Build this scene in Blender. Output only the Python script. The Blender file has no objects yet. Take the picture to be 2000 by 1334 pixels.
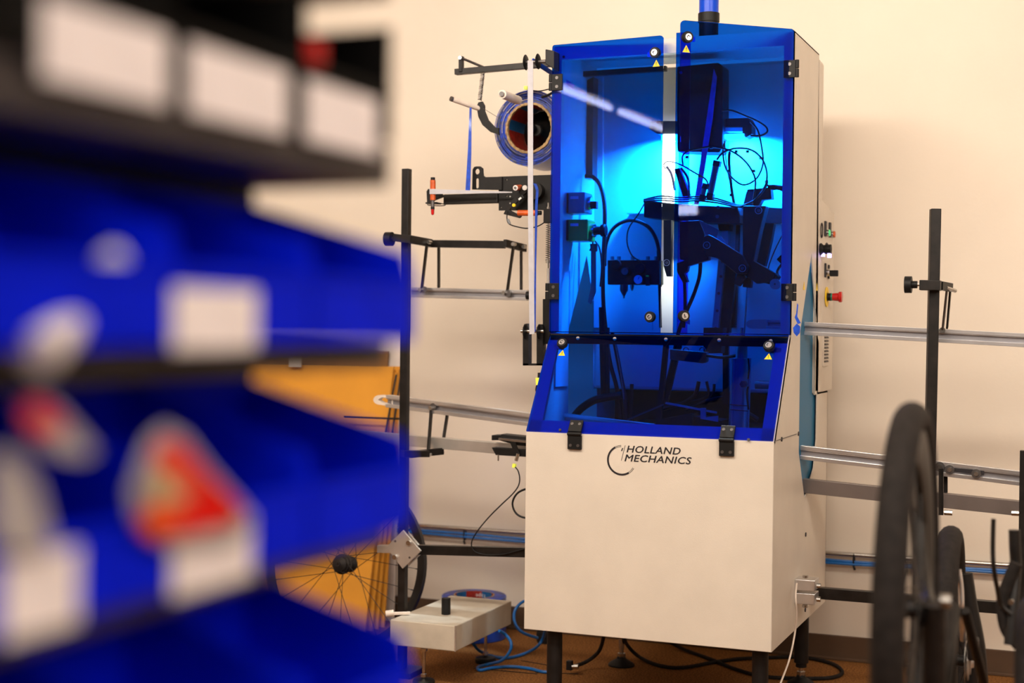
import bpy, bmesh, math, random
from mathutils import Vector, Matrix, geometry
random.seed(7)
C = bpy.context.scene.collection
sc = bpy.context.scene
PI = math.pi

# ------------------------------------------------------------------ camera
FPX = 2850.0
YAW = math.atan2(.379, .925); PITCH = 33.0/FPX; ROLL = .0105
CAMP = Vector((0, 0, 1.2))
fwd0 = Vector((-math.sin(YAW), math.cos(YAW), 0)); right0 = Vector((math.cos(YAW), math.sin(YAW), 0))
FW = (fwd0*math.cos(PITCH) + Vector((0, 0, -math.sin(PITCH)))).normalized()
U0 = right0.cross(FW).normalized()
RT = right0*math.cos(ROLL) + U0*math.sin(ROLL)
UP = U0*math.cos(ROLL) - right0*math.sin(ROLL)
cam = bpy.data.cameras.new('camera'); camo = bpy.data.objects.new('camera', cam); C.objects.link(camo)
camo.matrix_world = Matrix(((RT.x, UP.x, -FW.x, CAMP.x), (RT.y, UP.y, -FW.y, CAMP.y), (RT.z, UP.z, -FW.z, CAMP.z), (0, 0, 0, 1)))
cam.sensor_width = 36; cam.lens = FPX/2000*36
cam.dof.use_dof = True; cam.dof.focus_distance = 4.42; cam.dof.aperture_fstop = 1.95
cam.dof.aperture_blades = 0
cam.clip_start = .05; cam.clip_end = 60
sc.camera = camo

def ray(px, py):
    return RT*((px-1000)/FPX) - UP*((py-667)/FPX) + FW
def P(px, py, Y=None, X=None, Z=None):
    """where the sight line of a photo pixel meets the plane of a wall, side or floor"""
    d = ray(px, py)
    if Y is not None: t = (Y-CAMP.y)/d.y
    elif X is not None: t = (X-CAMP.x)/d.x
    else: t = (Z-CAMP.z)/d.z
    return CAMP + d*t
def PP(px, py, p0, n):
    d = ray(px, py); return CAMP + d*((p0-CAMP).dot(n)/d.dot(n))

# ------------------------------------------------------------------ world, light, exposure
w = bpy.data.worlds.new('world'); sc.world = w; w.use_nodes = True
w.node_tree.nodes['Background'].inputs[0].default_value = (1, .85, .7, 1)
w.node_tree.nodes['Background'].inputs[1].default_value = .3
vs = sc.view_settings; vs.view_transform = 'Standard'; vs.look = 'None'; vs.gamma = 1; vs.use_curve_mapping = False
vs.exposure = 0.0
def area(name, loc, sx, sy, power, col, target):
    l = bpy.data.lights.new(name, 'AREA'); l.shape = 'RECTANGLE'; l.size = sx; l.size_y = sy; l.energy = power; l.color = col
    o = bpy.data.objects.new(name, l); C.objects.link(o); o.location = loc
    o.rotation_euler = (Vector(target)-Vector(loc)).to_track_quat('-Z', 'Y').to_euler(); return o
WARM = (1, .87, .73)
area('ceiling_or_fill_light', (-1.9, 1.7, 3.1), 3.0, .5, 128, WARM, (-1.9, 5.3, 1.9))
area('ceiling_or_fill_light', (1.6, 1.9, 3.1), 2.2, .5, 68, WARM, (.6, 5.3, 1.9))
area('ceiling_or_fill_light', (-.2, -.6, 3.1), 2.4, 1.6, 84, WARM, (-.8, 2.6, .6))
area('ceiling_or_fill_light', (2.2, .3, 2.9), 1.6, 1.6, 62, (1, .88, .78), (-.5, .7, 1.2))  # added fill from the right to brighten the bin rack, no fixture there
area('ceiling_or_fill_light', (-.6, -4.5, 3.1), 3.0, 3.0, 50, WARM, (-.6, -4.5, .0))

# ------------------------------------------------------------------ materials
def mat(name, col, rough=.5, metal=0, noise=0, nscale=20, bump=0, bscale=80, emit=None, estr=0, spec=.5, coat=0, col2=None):
    m = bpy.data.materials.new(name); m.use_nodes = True; nt = m.node_tree; b = nt.nodes['Principled BSDF']
    b.inputs['Base Color'].default_value = (*col, 1); b.inputs['Roughness'].default_value = rough
    b.inputs['Metallic'].default_value = metal; b.inputs['Specular IOR Level'].default_value = spec
    b.inputs['Coat Weight'].default_value = coat
    tc = nt.nodes.new('ShaderNodeTexCoord')
    if noise or col2:
        n = nt.nodes.new('ShaderNodeTexNoise'); n.inputs['Scale'].default_value = nscale; n.inputs['Detail'].default_value = 5
        nt.links.new(tc.outputs['Object'], n.inputs['Vector'])
        r = nt.nodes.new('ShaderNodeValToRGB'); nt.links.new(n.outputs['Fac'], r.inputs['Fac'])
        c2 = col2 or tuple(min(1, c*(1-noise)) for c in col); c1 = col if col2 else tuple(min(1, c*(1+noise*.5)) for c in col)
        r.color_ramp.elements[0].position = .35; r.color_ramp.elements[1].position = .65
        r.color_ramp.elements[0].color = (*c2, 1); r.color_ramp.elements[1].color = (*c1, 1)
        nt.links.new(r.outputs['Color'], b.inputs['Base Color'])
    if bump:
        n2 = nt.nodes.new('ShaderNodeTexNoise'); n2.inputs['Scale'].default_value = bscale; n2.inputs['Detail'].default_value = 3
        nt.links.new(tc.outputs['Object'], n2.inputs['Vector'])
        bp = nt.nodes.new('ShaderNodeBump'); bp.inputs['Strength'].default_value = bump; bp.inputs['Distance'].default_value = .002
        nt.links.new(n2.outputs['Fac'], bp.inputs['Height']); nt.links.new(bp.outputs['Normal'], b.inputs['Normal'])
    if emit:
        b.inputs['Emission Color'].default_value = (*emit, 1); b.inputs['Emission Strength'].default_value = estr
    return m
def acrylic(name, T, rough=.012):
    m = bpy.data.materials.new(name); m.use_nodes = True; nt = m.node_tree
    for n in list(nt.nodes):
        if n.type == 'BSDF_PRINCIPLED': nt.nodes.remove(n)
    out = [n for n in nt.nodes if n.type == 'OUTPUT_MATERIAL'][0]
    tr = nt.nodes.new('ShaderNodeBsdfTransparent'); tr.inputs[0].default_value = (*T, 1)
    gl = nt.nodes.new('ShaderNodeBsdfGlossy'); gl.inputs['Roughness'].default_value = rough
    fr = nt.nodes.new('ShaderNodeFresnel'); fr.inputs['IOR'].default_value = 1.25
    mx = nt.nodes.new('ShaderNodeMixShader')
    nt.links.new(fr.outputs[0], mx.inputs[0]); nt.links.new(tr.outputs[0], mx.inputs[1]); nt.links.new(gl.outputs[0], mx.inputs[2])
    nt.links.new(mx.outputs[0], out.inputs[0]); return m

M_wall = mat('plaster', (.82, .74, .64), .85, noise=.05, nscale=1.6, bump=.25, bscale=60)
M_ceil = mat('ceiling_paint', (.8, .76, .7), .9, noise=.02, nscale=3)
M_floor = mat('carpet', (.34, .15, .045), .95, col2=(.11, .045, .014), nscale=160, bump=1, bscale=300, spec=.1)
M_base = mat('rubber_skirting', (.085, .045, .022), .7, noise=.15, nscale=6)
M_white = mat('cabinet_enamel', (.66, .60, .52), .42, noise=.04, nscale=7, bump=.12, bscale=350)
M_inner = mat('inner_enamel', (.62, .62, .62), .4, noise=.05, nscale=5)
M_innershade = mat('shaded_inner_enamel', (.20, .20, .21), .5, noise=.15, nscale=5)  # inner enamel with the shade above the lamps put into its colour
M_black = mat('black_metal', (.008, .007, .007), .45, spec=.3, noise=.4, nscale=30, bump=.05)
M_black2 = mat('worn_black_steel', (.012, .010, .009), .38, metal=.1, spec=.35, noise=.5, nscale=26)
M_plast = mat('black_plastic', (.007, .007, .0075), .5, spec=.25, noise=.2, nscale=40)
M_rubber = mat('black_rubber', (.016, .013, .012), .8, spec=.2, noise=.35, nscale=55, bump=.2, bscale=120)
M_alu = mat('aluminium', (.72, .72, .74), .28, metal=.9, noise=.06, nscale=14)
M_alu2 = mat('brushed_aluminium', (.62, .60, .57), .38, metal=.8, noise=.10, nscale=9)
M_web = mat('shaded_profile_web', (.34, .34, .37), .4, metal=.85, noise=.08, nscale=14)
M_bar = mat('aluminium_dark_reflection', (.20, .17, .16), .42, metal=.6, noise=.1, nscale=9)  # dark reflection on the right support bar put into the base colour
M_steel = mat('steel', (.55, .54, .52), .25, metal=1, noise=.1, nscale=50)
M_dsteel = mat('dark_steel', (.16, .15, .15), .35, metal=.8, noise=.2, nscale=40)
M_tape = mat('blue_film', (.01, .07, .55), .28, noise=.3, nscale=60, coat=.3)
M_tapeside = mat('wound_blue_film', (.005, .06, .62), .4, col2=(.035, .035, .085), nscale=55)
M_core = mat('cardboard_core', (.50, .34, .17), .9, noise=.3, nscale=90, bump=.6, bscale=200)
M_red = mat('core_red', (.34, .02, .01), .5, noise=.4, nscale=60)
M_cblue = mat('core_blue', (.01, .12, .34), .5, noise=.1)
M_ribbon = mat('white_ribbon', (.48, .48, .53), .5, noise=.08, nscale=40)
M_orange = mat('orange_roller', (.62, .10, .015), .35, noise=.25, nscale=60)
M_redlens = mat('red_lens', (.5, .008, .008), .2, noise=.1)
M_nylon = mat('white_nylon', (.75, .66, .58), .5, noise=.08, nscale=30)
M_bluehose = mat('blue_hose', (.005, .13, .46), .35, noise=.15, nscale=20)
M_yellow = mat('yellow_print', (.92, .62, .01), .45, noise=.05)
M_ybox = mat('yellow_plastic', (.62, .55, .03), .4, noise=.05)
M_gbox = mat('grey_plastic', (.22, .24, .26), .4, noise=.05)
M_print = mat('black_print', (.012, .010, .014), .5, noise=.1)
M_wprint = mat('white_print', (.75, .75, .75), .5, noise=.03)
M_bin = mat('blue_bin_plastic', (.0004, .010, .70), .6, noise=.1, nscale=20, spec=.04)
M_bbin = mat('black_bin_plastic', (.003, .003, .003), .6, noise=.2, nscale=20, spec=.1)
M_shelf = mat('dark_shelf_steel', (.030, .024, .024), .6, noise=.1, nscale=20)
M_label = mat('label_card', (.84, .79, .80), .6, noise=.05, nscale=30)
M_card = mat('amber_cardboard', (.74, .33, .03), .8, noise=.07, nscale=4, bump=.3, bscale=60)
M_card2 = mat('brown_cardboard', (.26, .12, .03), .8, noise=.15, nscale=7)
M_board = mat('white_board', (.72, .67, .64), .7, noise=.04)
M_foot = mat('grey_enamel', (.50, .45, .37), .5, noise=.12, nscale=12, bump=.15, bscale=200)
M_bag = mat('clear_bag_film', (.36, .34, .35), .25, noise=.2, nscale=20)
M_bagred = mat('red_card', (.66, .006, .003), .6, spec=.1, noise=.2, nscale=14)
M_bagor = mat('orange_card', (.80, .09, .003), .6, spec=.1, noise=.1)
M_green = mat('green_button', (.02, .5, .12), .3, emit=(.1, 1, .35), estr=.35)
M_teal = mat('green_collar', (.01, .22, .13), .4, noise=.1)
M_uvled = mat('violet_lamp', (.6, .5, .9), .3, emit=(.45, .35, 1), estr=3)
M_lampface = mat('lamp_face', (.9, .95, 1), .3, emit=(.80, .93, 1), estr=42)
M_strip = mat('tube_lamp', (1, 1, 1), .3, emit=(1, .97, .93), estr=50)
M_panel = mat('ceiling_lamp_panel', (1, .95, .9), .4, emit=(1, .85, .7), estr=2.0)
M_led = mat('yellow_led', (.8, .8, .1), .3, emit=(.8, 1, .05), estr=.35)
M_acr = acrylic('blue_acrylic', (.027, .32, .88))
M_acrd = acrylic('clear_acrylic', (.93, .95, .96))
M_flap = acrylic('blue_flap_acrylic', (.25, .62, .88), .2)
_nt = M_flap.node_tree; _df = _nt.nodes.new('ShaderNodeBsdfDiffuse'); _df.inputs[0].default_value = (.05, .26, .48, 1)
_mx = _nt.nodes.new('ShaderNodeMixShader'); _mx.inputs[0].default_value = .55
_o = [n for n in _nt.nodes if n.type == 'OUTPUT_MATERIAL'][0]; _src = _o.inputs[0].links[0].from_socket
_nt.links.new(_src, _mx.inputs[1]); _nt.links.new(_df.outputs[0], _mx.inputs[2]); _nt.links.new(_mx.outputs[0], _o.inputs[0])
M_bluelens = mat('blue_lens', (.0, .06, .62), .3, noise=.05, spec=.3)

# ------------------------------------------------------------------ mesh helpers
class MB:
    def __init__(s): s.v = []; s.f = []; s.m = []
    def add(s, vs_, fs_, m=0):
        o = len(s.v); s.v += [tuple(v) for v in vs_]; s.f += [tuple(i+o for i in f) for f in fs_]; s.m += [m]*len(fs_); return s
    def hexa(s, a, m=0):
        return s.add(a, [(0, 3, 2, 1), (4, 5, 6, 7), (0, 1, 5, 4), (1, 2, 6, 5), (2, 3, 7, 6), (3, 0, 4, 7)], m)
    def box(s, x0, x1, y0, y1, z0, z1, m=0):
        return s.hexa([(x0, y0, z0), (x1, y0, z0), (x1, y1, z0), (x0, y1, z0), (x0, y0, z1), (x1, y0, z1), (x1, y1, z1), (x0, y1, z1)], m)
    def bar(s, p, q, w_, h_, m=0, up=(0, 0, 1), roll=0):
        """a bar from p to q, w_ wide and h_ high"""
        p = Vector(p); q = Vector(q); d = (q-p).normalized(); u = Vector(up)
        if abs(d.dot(u)) > .98: u = Vector((0, 1, 0))
        r = d.cross(u).normalized(); u = r.cross(d)
        if roll: r, u = r*math.cos(roll)+u*math.sin(roll), u*math.cos(roll)-r*math.sin(roll)
        a = [e+r*sx*w_/2+u*sz*h_/2 for e in (p, q) for sx, sz in ((-1, -1), (1, -1), (1, 1), (-1, 1))]
        return s.hexa(a, m)
    def cyl(s, p, q, r, n=16, m=0, r2=None, cap=True):
        p = Vector(p); q = Vector(q); d = (q-p).normalized(); t = Vector((0, 0, 1)) if abs(d.z) < .9 else Vector((1, 0, 0))
        a = d.cross(t).normalized(); b = d.cross(a); r2 = r if r2 is None else r2
        V = [e+(a*math.cos(2*PI*i/n)+b*math.sin(2*PI*i/n))*rr for e, rr in ((p, r), (q, r2)) for i in range(n)]
        F = [(i, (i+1) % n, n+(i+1) % n, n+i) for i in range(n)]
        if cap: F += [tuple(range(n-1, -1, -1)), tuple(range(n, 2*n))]
        return s.add(V, F, m)
    def lathe(s, p, d, prof, n=24, m=0, ms=None):
        """profile [(t,r)..] swept about the axis through p along d"""
        p = Vector(p); d = Vector(d).normalized(); t = Vector((0, 0, 1)) if abs(d.z) < .9 else Vector((1, 0, 0))
        a = d.cross(t).normalized(); b = d.cross(a)
        V = [p+d*tt+(a*math.cos(2*PI*i/n)+b*math.sin(2*PI*i/n))*rr for tt, rr in prof for i in range(n)]
        for k in range(len(prof)-1):
            F = [(k*n+i, k*n+(i+1) % n, (k+1)*n+(i+1) % n, (k+1)*n+i) for i in range(n)]
            o = len(s.v) if k == 0 else o
            if k == 0: s.v += [tuple(v) for v in V]
            s.f += [tuple(i+o for i in f) for f in F]; s.m += [(ms[k] if ms else m)]*n
        return s
    def tube(s, pts, r, n=8, m=0, smooth=0, closed=False):
        pts = [Vector(p) for p in pts]
        if smooth:
            out = []; N = len(pts); rng = range(N if closed else N-1)
            g = (lambda i: pts[i % N]) if closed else (lambda i: pts[max(0, min(N-1, i))])
            for i in rng:
                a, b, c, d = g(i-1), g(i), g(i+1), g(i+2)
                for k in range(smooth):
                    t = k/smooth
                    out.append(.5*((2*b)+(c-a)*t+(2*a-5*b+4*c-d)*t*t+(3*b-a-3*c+d)*t**3))
            if not closed: out.append(pts[-1])
            pts = out
        N = len(pts); V = []; t0 = (pts[1]-pts[0]).normalized()
        a = t0.cross(Vector((0, 0, 1)) if abs(t0.z) < .9 else Vector((1, 0, 0))).normalized()
        for i, p in enumerate(pts):
            if closed: t = (pts[(i+1) % N]-pts[i-1]).normalized()
            else: t = (pts[min(i+1, N-1)]-pts[max(i-1, 0)]).normalized()
            a = (a-t*a.dot(t)).normalized(); b = t.cross(a)
            V += [p+(a*math.cos(2*PI*k/n)+b*math.sin(2*PI*k/n))*r for k in range(n)]
        F = []
        for i in range(N if closed else N-1):
            j = (i+1) % N
            F += [(i*n+k, i*n+(k+1) % n, j*n+(k+1) % n, j*n+k) for k in range(n)]
        if not closed: F += [tuple(range(n-1, -1, -1)), tuple(range((N-1)*n, N*n))]
        return s.add(V, F, m)
    def plate(s, loops, ext, m=0):
        """flat polygon (outer loop + holes, 3-D points) thickened by the vector ext"""
        loops = [[Vector(p) for p in l] for l in loops]; ext = Vector(ext)
        flat = [p for l in loops for p in l]; n = len(flat)
        tri = geometry.tessellate_polygon(loops)
        F = [tuple(t) for t in tri]+[tuple(n+i for i in reversed(t)) for t in tri]
        o = 0
        for l in loops:
            k = len(l); F += [(o+i, o+(i+1) % k, n+o+(i+1) % k, n+o+i) for i in range(k)]; o += k
        return s.add(flat+[p+ext for p in flat], F, m)
    def build(s, name, mats, parent=None, bevel=0, smooth=False, seg=2):
        xs = [v[0] for v in s.v]; ys = [v[1] for v in s.v]; zs = [v[2] for v in s.v]
        c = Vector(((min(xs)+max(xs))/2, (min(ys)+max(ys))/2, (min(zs)+max(zs))/2))
        me = bpy.data.meshes.new(name); me.from_pydata([Vector(v)-c for v in s.v], [], s.f)
        if not isinstance(mats, (list, tuple)): mats = [mats]
        for m_ in mats: me.materials.append(m_)
        me.polygons.foreach_set('material_index', s.m)
        bm = bmesh.new(); bm.from_mesh(me); bmesh.ops.recalc_face_normals(bm, faces=bm.faces); bm.to_mesh(me); bm.free()
        if smooth:
            me.polygons.foreach_set('use_smooth', [True]*len(me.polygons))
            try: me.set_sharp_from_angle(angle=.7)
            except Exception: pass
        o = bpy.data.objects.new(name, me); C.objects.link(o)
        par = WL.get(parent.name, Vector((0, 0, 0))) if parent else Vector((0, 0, 0))
        if parent: o.parent = parent
        o.location = c-par; WL[o.name] = c
        if bevel:
            b = o.modifiers.new('bevel', 'BEVEL'); b.width = bevel; b.segments = seg; b.limit_method = 'ANGLE'
        return o
WL = {}
def tag(o, label=None, cat=None, group=None, kind=None):
    if label: o['label'] = label
    if cat: o['category'] = cat
    if group: o['group'] = group
    if kind: o['kind'] = kind
    return o
def thing(name, loc, label, cat, group=None):
    o = bpy.data.objects.new(name, None); C.objects.link(o); o.location = loc; o.empty_display_size = .1
    WL[o.name] = Vector(loc); return tag(o, label, cat, group)
def pp(pts, Y): return [P(x, y, Y=Y) for x, y in pts]
def ppx(pts, X): return [P(x, y, X=X) for x, y in pts]
def arc(cx, cy, rx, ry, a0, a1, n):
    return [(cx+rx*math.cos(a0+(a1-a0)*i/n), cy-ry*math.sin(a0+(a1-a0)*i/n)) for i in range(n+1)]
def circ3(c, u, v, r, n=20): return [Vector(c)+Vector(u)*r*math.cos(2*PI*i/n)+Vector(v)*r*math.sin(2*PI*i/n) for i in range(n)]
def text_mesh(txt, size=1, shear=0, spacing=1):
    cu = bpy.data.curves.new('lettering', 'FONT'); cu.body = txt; cu.size = size; cu.shear = shear; cu.space_character = spacing; cu.resolution_u = 3
    o = bpy.data.objects.new('lettering', cu); C.objects.link(o)
    bpy.context.view_layer.update()
    me = bpy.data.meshes.new_from_object(o.evaluated_get(bpy.context.evaluated_depsgraph_get()))
    vs_ = [v.co.copy() for v in me.vertices]; fs = [tuple(p.vertices) for p in me.polygons]
    bpy.data.objects.remove(o); bpy.data.curves.remove(cu); bpy.data.meshes.remove(me)
    return vs_, fs

# ------------------------------------------------------------------ the room
YW = 5.33
XL, XR, YB, ZC = -5.6, 3.4, -9.5, 3.25
tag(MB().box(XL, XR, YW, YW+.12, 0, ZC).build('wall_back', M_wall), kind='structure')
tag(MB().box(XL-.12, XL, YB, YW, 0, ZC).build('wall_left', M_wall), kind='structure')
tag(MB().box(XR, XR+.12, YB, YW, 0, ZC).build('wall_right', M_wall), kind='structure')
tag(MB().box(XL, XR, YB-.12, YB, 0, ZC).build('wall_front', M_wall), kind='structure')
tag(MB().box(XL, XR, YB, YW, -.1, 0).build('floor', M_floor), kind='structure')
tag(MB().box(XL, XR, YB, YW, ZC, ZC+.1).build('ceiling', M_ceil), kind='structure')
b = MB().box(XL, XR, YW-.012, YW, 0, .088)
b.box(XL, XR, YW-.022, YW-.012, 0, .012)
tag(b.build('baseboard_back', M_base, bevel=.003), kind='structure')

# compressed-air pipe with blue hoses along the wall
t = thing('wall_pipe', P(806, 1030, Y=5.30), 'thin silver pipe with blue air hoses strapped under it running low along the wall', 'pipe')
pa = P(806, 1026, Y=5.30); pb = P(2000, 1106, Y=5.30); dd = pb-pa
pa = pa-dd*.6; pb = pb+dd*.3
MB().cyl(pa, pb, .0085, 12).build('pipe', M_steel, t, smooth=True)
for k, dz in enumerate((-.021, -.030)):
    pts = []
    for i in range(15):
        q = pa+(pb-pa)*i/14; pts.append(q+Vector((0, -.004-.004*k, dz+.004*math.sin(i*1.7+k))))
    MB().tube(pts, .0052, 8, smooth=4).build('air_hose', M_bluehose, t, smooth=True)
for px, py in ((908, 1040), (1668, 1088)):
    c = P(px, py, Y=5.30); m = MB(); m.tube([c+Vector((0, .012*math.cos(a), .022*math.sin(a)-.008)) for a in [i*PI/5 for i in range(10)]], .003, 6, closed=True)
    m.cyl(c+Vector((0, -.01, -.03)), c+Vector((.006, -.014, -.044)), .004, 8)
    m.build('cable_tie', M_plast, t)

# ------------------------------------------------------------------ ceiling luminaires (they light the room and glint in the doors)
Yd = 4.366
_h = Vector((-1.663, 4.379, 0)); _u = (Vector((-1.283, 4.340, 0))-_h).normalized(); _n = Vector((_u.y, -_u.x, 0))
def mirror(p): return p-_n*2*(p-_h).dot(_n)
def at_z(px, py, z):
    d = ray(px, py); return CAMP+d*((z-CAMP.z)/d.z)

for i, (a_, b_) in enumerate((((1096, 172), (1192, 211)), ((1212, 219), (1296, 252)))):
    A = mirror(at_z(*a_, 2.9)); B = mirror(at_z(*b_, 2.9))
    L = thing('tube_lamp', (A+B)/2, ('tube lamp under the ceiling behind the camera, nearer one of the pair', 'tube lamp under the ceiling behind the camera, farther one of the pair')[i], 'lamp')
    MB().cyl(A, B, .022, 10).build('tube', M_strip, L, smooth=True)
    MB().bar(A+Vector((0, 0, .05)), B+Vector((0, 0, .05)), .09, .04).build('housing', M_white, L)
    for q in (A, B): MB().cyl(q+Vector((0, 0, .07)), Vector((q.x, q.y, ZC)), .004, 6).build('rod', M_steel, L)

# ------------------------------------------------------------------ the wheel truing machine
X0, X1 = -1.663, -.893
YF, YU, YR = 4.18, 4.385, 4.90
ZB, ZM, ZD, ZT = .26, .871, 1.177, 2.095
mc = thing('truing_machine', ((X0+X1)/2, 4.6, 0), 'tall cream wheel truing machine with blue see-through doors and black legs', 'machine')
T_ = .004
slot = [(4.718, 1.44), (4.842, 1.17), (4.842, .83), (4.80, .74), (4.65, .656), (4.548, .81), (4.548, 1.19)]
# front panel and lower cabinet
MB().box(X0, X1, YF, YF+T_, ZB, ZM).build('front_panel', M_white, mc, bevel=.003)
# side panels with the wheel slot cut in
for X, e in ((X0, .003), (X1, -.003)):
    outer = [(YF+.004, ZB), (5.04, ZB+.0), (5.04, .98), (YR-.1, .98), (YR-.1, ZT), (YU+.002, ZT), (YU+.002, ZD), (YF+.004, ZM)]
    m = MB().plate([[(X, y, z) for y, z in outer], [(X, y, z) for y, z in slot]], (e, 0, 0))
    sp = m.build('side_panel', M_white, mc)
    # folded lips
    m = MB(); s_ = 1 if X == X0 else -1
    MB().box(min(X, X+s_*.001), max(X, X+s_*.001), YR-.1, YR-.097, .98, ZT).build('seam', M_dsteel, sp)
MB().box(X0, X1, YR-.097, YR, .98, ZT-.012).build('rear_cover', M_white, mc, bevel=.012)
MB().box(X0, X1, YU+.004, YR-.1, ZT-.004, ZT).build('top_panel', M_white, mc)
MB().box(X0, X1, 5.036, 5.04, ZB, .98).build('back_panel', M_white, mc)
MB().box(X0+.01, X1-.01, YF+.01, 5.03, ZB, ZB+.006).build('bottom_panel', M_white, mc)
# front frame behind the doors
fr = MB(); st = .028
fr.box(X0, X0+st, YU, YU+.025, ZD, ZT); fr.box(X1-st, X1, YU, YU+.025, ZD, ZT); fr.box(X0+st, X1-st, YU, YU+.025, ZT-.046, ZT)
fr.build('door_frame', M_white, mc)
MB().box(X0+.004, X1-.004, YU-.012, YU+.03, ZD-.036, ZD-.004).build('cross_bar', M_black, mc)
# slanted frame
sl = Vector((0, YU-YF, ZD-ZM)); sn = Vector((0, -(ZD-ZM), YU-YF)).normalized()   # outward normal
def SL(x, k, n=0): return Vector((x, YF, ZM))+sl*k+sn*n
m = MB()
for xa, xb in ((X0, X0+.045), (X1-.04, X1)):
    m.hexa([SL(xa, 0, -.02), SL(xb, 0, -.02), SL(xb, 0, -.004), SL(xa, 0, -.004), SL(xa, 1, -.02), SL(xb-(.014 if xa == X0 else 0), 1, -.02), SL(xb-(.014 if xa == X0 else 0), 1, -.004), SL(xa, 1, -.004)])
m.hexa([SL(X0, 0, -.02), SL(X1, 0, -.02), SL(X1, 0, -.004), SL(X0, 0, -.004), SL(X0, .12, -.02), SL(X1, .12, -.02), SL(X1, .12, -.004), SL(X0, .12, -.004)])
m.build('slanted_frame', M_white, mc)

def warn(c, u, v, n, par, s=.019):
    """warning triangle sticker"""
    m = MB(); c = Vector(c)+n*.0006
    tri = lambda k, dn: [c+n*dn+u*(-s*.62*k)+v*(-s*.5*k), c+n*dn+u*(s*.62*k)+v*(-s*.5*k), c+n*dn+v*(s*.62*k)]
    m.plate([tri(1, 0)], n*.0006, 0)
    q = c+n*.0012
    m.plate([[q+u*(-.0011)+v*.0050, q+u*.0011+v*.0050, q+u*.0007-v*.0028, q-u*.0007-v*.0028]], n*.0004, 1)
    m.plate([[q+u*(-.0010)-v*.0042, q+u*.0010-v*.0042, q+u*.0010-v*.0062, q-u*.0010-v*.0062]], n*.0004, 1)
    return m.build('warning_sticker', [M_yellow, M_print], par)
def knob(c, u, v, n, par, latch):
    c = Vector(c)
    m = MB(); m.lathe(c, n, [(0, .010), (.002, .0165), (.013, .0175), (.018, .0155), (.0182, .009)], 20, 0)
    m.cyl(c+n*.0170, c+n*.0186, .0098, 16, 1)
    kb = m.build('lock_knob', [M_plast, M_alu], par, smooth=True)
    q = c+n*.019
    MB().tube([q+(u*math.cos(a)+v*math.sin(a))*.0055 for a in [random.uniform(0, 3)+i*.7 for i in range(6)]], .0012, 5).build('key_slot', M_print, kb)
    e = c-n*.010
    lm = MB(); lm.plate([[e-v*.011, e+latch*.034-v*.007, e+latch*.034+v*.007, e+v*.011]], -n*.004)
    lm.build('latch', M_alu, par)
def hinge(c, u, v, n, par, flip=1, w2=.036, h2=.052):
    """black two-leaf hinge, knuckle on the +u*flip side"""
    c = Vector(c); m = MB()
    a = c-u*w2/2*flip-v*h2/2
    m.plate([[a, a+u*w2*flip, a+u*w2*flip+v*h2, a+v*h2]], n*.007)
    k = c+u*(w2/2+.004)*flip+n*.004
    m.cyl(k-v*h2/2, k+v*h2/2*.0-v*.001, .0062, 10); m.cyl(k+v*.001, k+v*h2/2, .0062, 10)
    hg = m.build('hinge', M_plast, par, bevel=.001)
    for s in (-1, 1):
        MB().cyl(c+v*s*h2*.27+n*.007, c+v*s*h2*.27+n*.0085, .0052, 12).build('screw', M_dsteel, hg)

def door(hx, hy, ex, ey, z0, z1, nsign):
    h = Vector((hx, hy, 0)); e = Vector((ex, ey, 0)); u = (e-h).normalized(); n = Vector((u.y, -u.x, 0))*nsign
    ln = (e-h).length; r = .012
    pts = [h+Vector((0, 0, z0)), h+u*ln+Vector((0, 0, z0))]
    pts += [h+u*(ln-r+r*math.cos(a))+Vector((0, 0, z1-r+r*math.sin(a))) for a in (0, PI/6, PI/3, PI/2)]
    pts += [h+u*(r*.6-r*.6*math.sin(a))+Vector((0, 0, z1-r*.6+r*.6*math.cos(a))) for a in (0, PI/4, PI/2)]
    o = MB().plate([pts], n*.005).build('door', M_acr, mc)
    return o, u, n, h
VZ = Vector((0, 0, 1))
YH = YU-.006
dl, ul, nl, hl = door(X0, YH, -1.283, 4.346-.006, ZD, ZT, 1)
if nl.y > 0: raise SystemExit('normal')
dr, ur, nr, hr = door(X1, YH, -1.176, 4.142, ZD, ZT, -1)
for (px, py), (wx, wy), d, u, n, h, lu in (
        ((1282, 104), (1282, 124), dl, ul, nl, hl, -1), ((1340, 74), (1340, 96), dr, ur, nr, hr, -1),
        ((1272, 619), None, dl, ul, nl, hl, 0), ((1333, 617), None, dr, ur, nr, hr, 0)) if False else ():
    pass
for (px, py), wxy, d, u, n, h in (((1282, 104), (1282, 124), dl, ul, nl, hl), ((1340, 74), (1340, 96), dr, ur, nr, hr),
                                  ((1272, 619), None, dl, ul, nl, hl), ((1333, 617), None, dr, ur, nr, hr)):
    q = PP(px, py, h+n*.006, n); lat = -u if wxy else (-VZ if d is dl else (-u*.8-VZ*.5).normalized())
    right = Vector((-n.y, n.x, 0)); 
    if right.x < 0: right = -right
    knob(q, right, VZ, n, d, lat)
    if wxy: warn(PP(wxy[0], wxy[1], h+n*.006, n), right, VZ, n, d)
nF = Vector((0, -1, 0)); uX = Vector((1, 0, 0))
for px, py in ((1089, 161), (1082, 569)): hinge(P(px, py, Y=YH-.006), uX, VZ, nF, dl, -1)
for px, py in ((1543, 135), (1538, 571)): hinge(P(px, py, Y=YH-.006), uX, VZ, nF, dr, 1)
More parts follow.
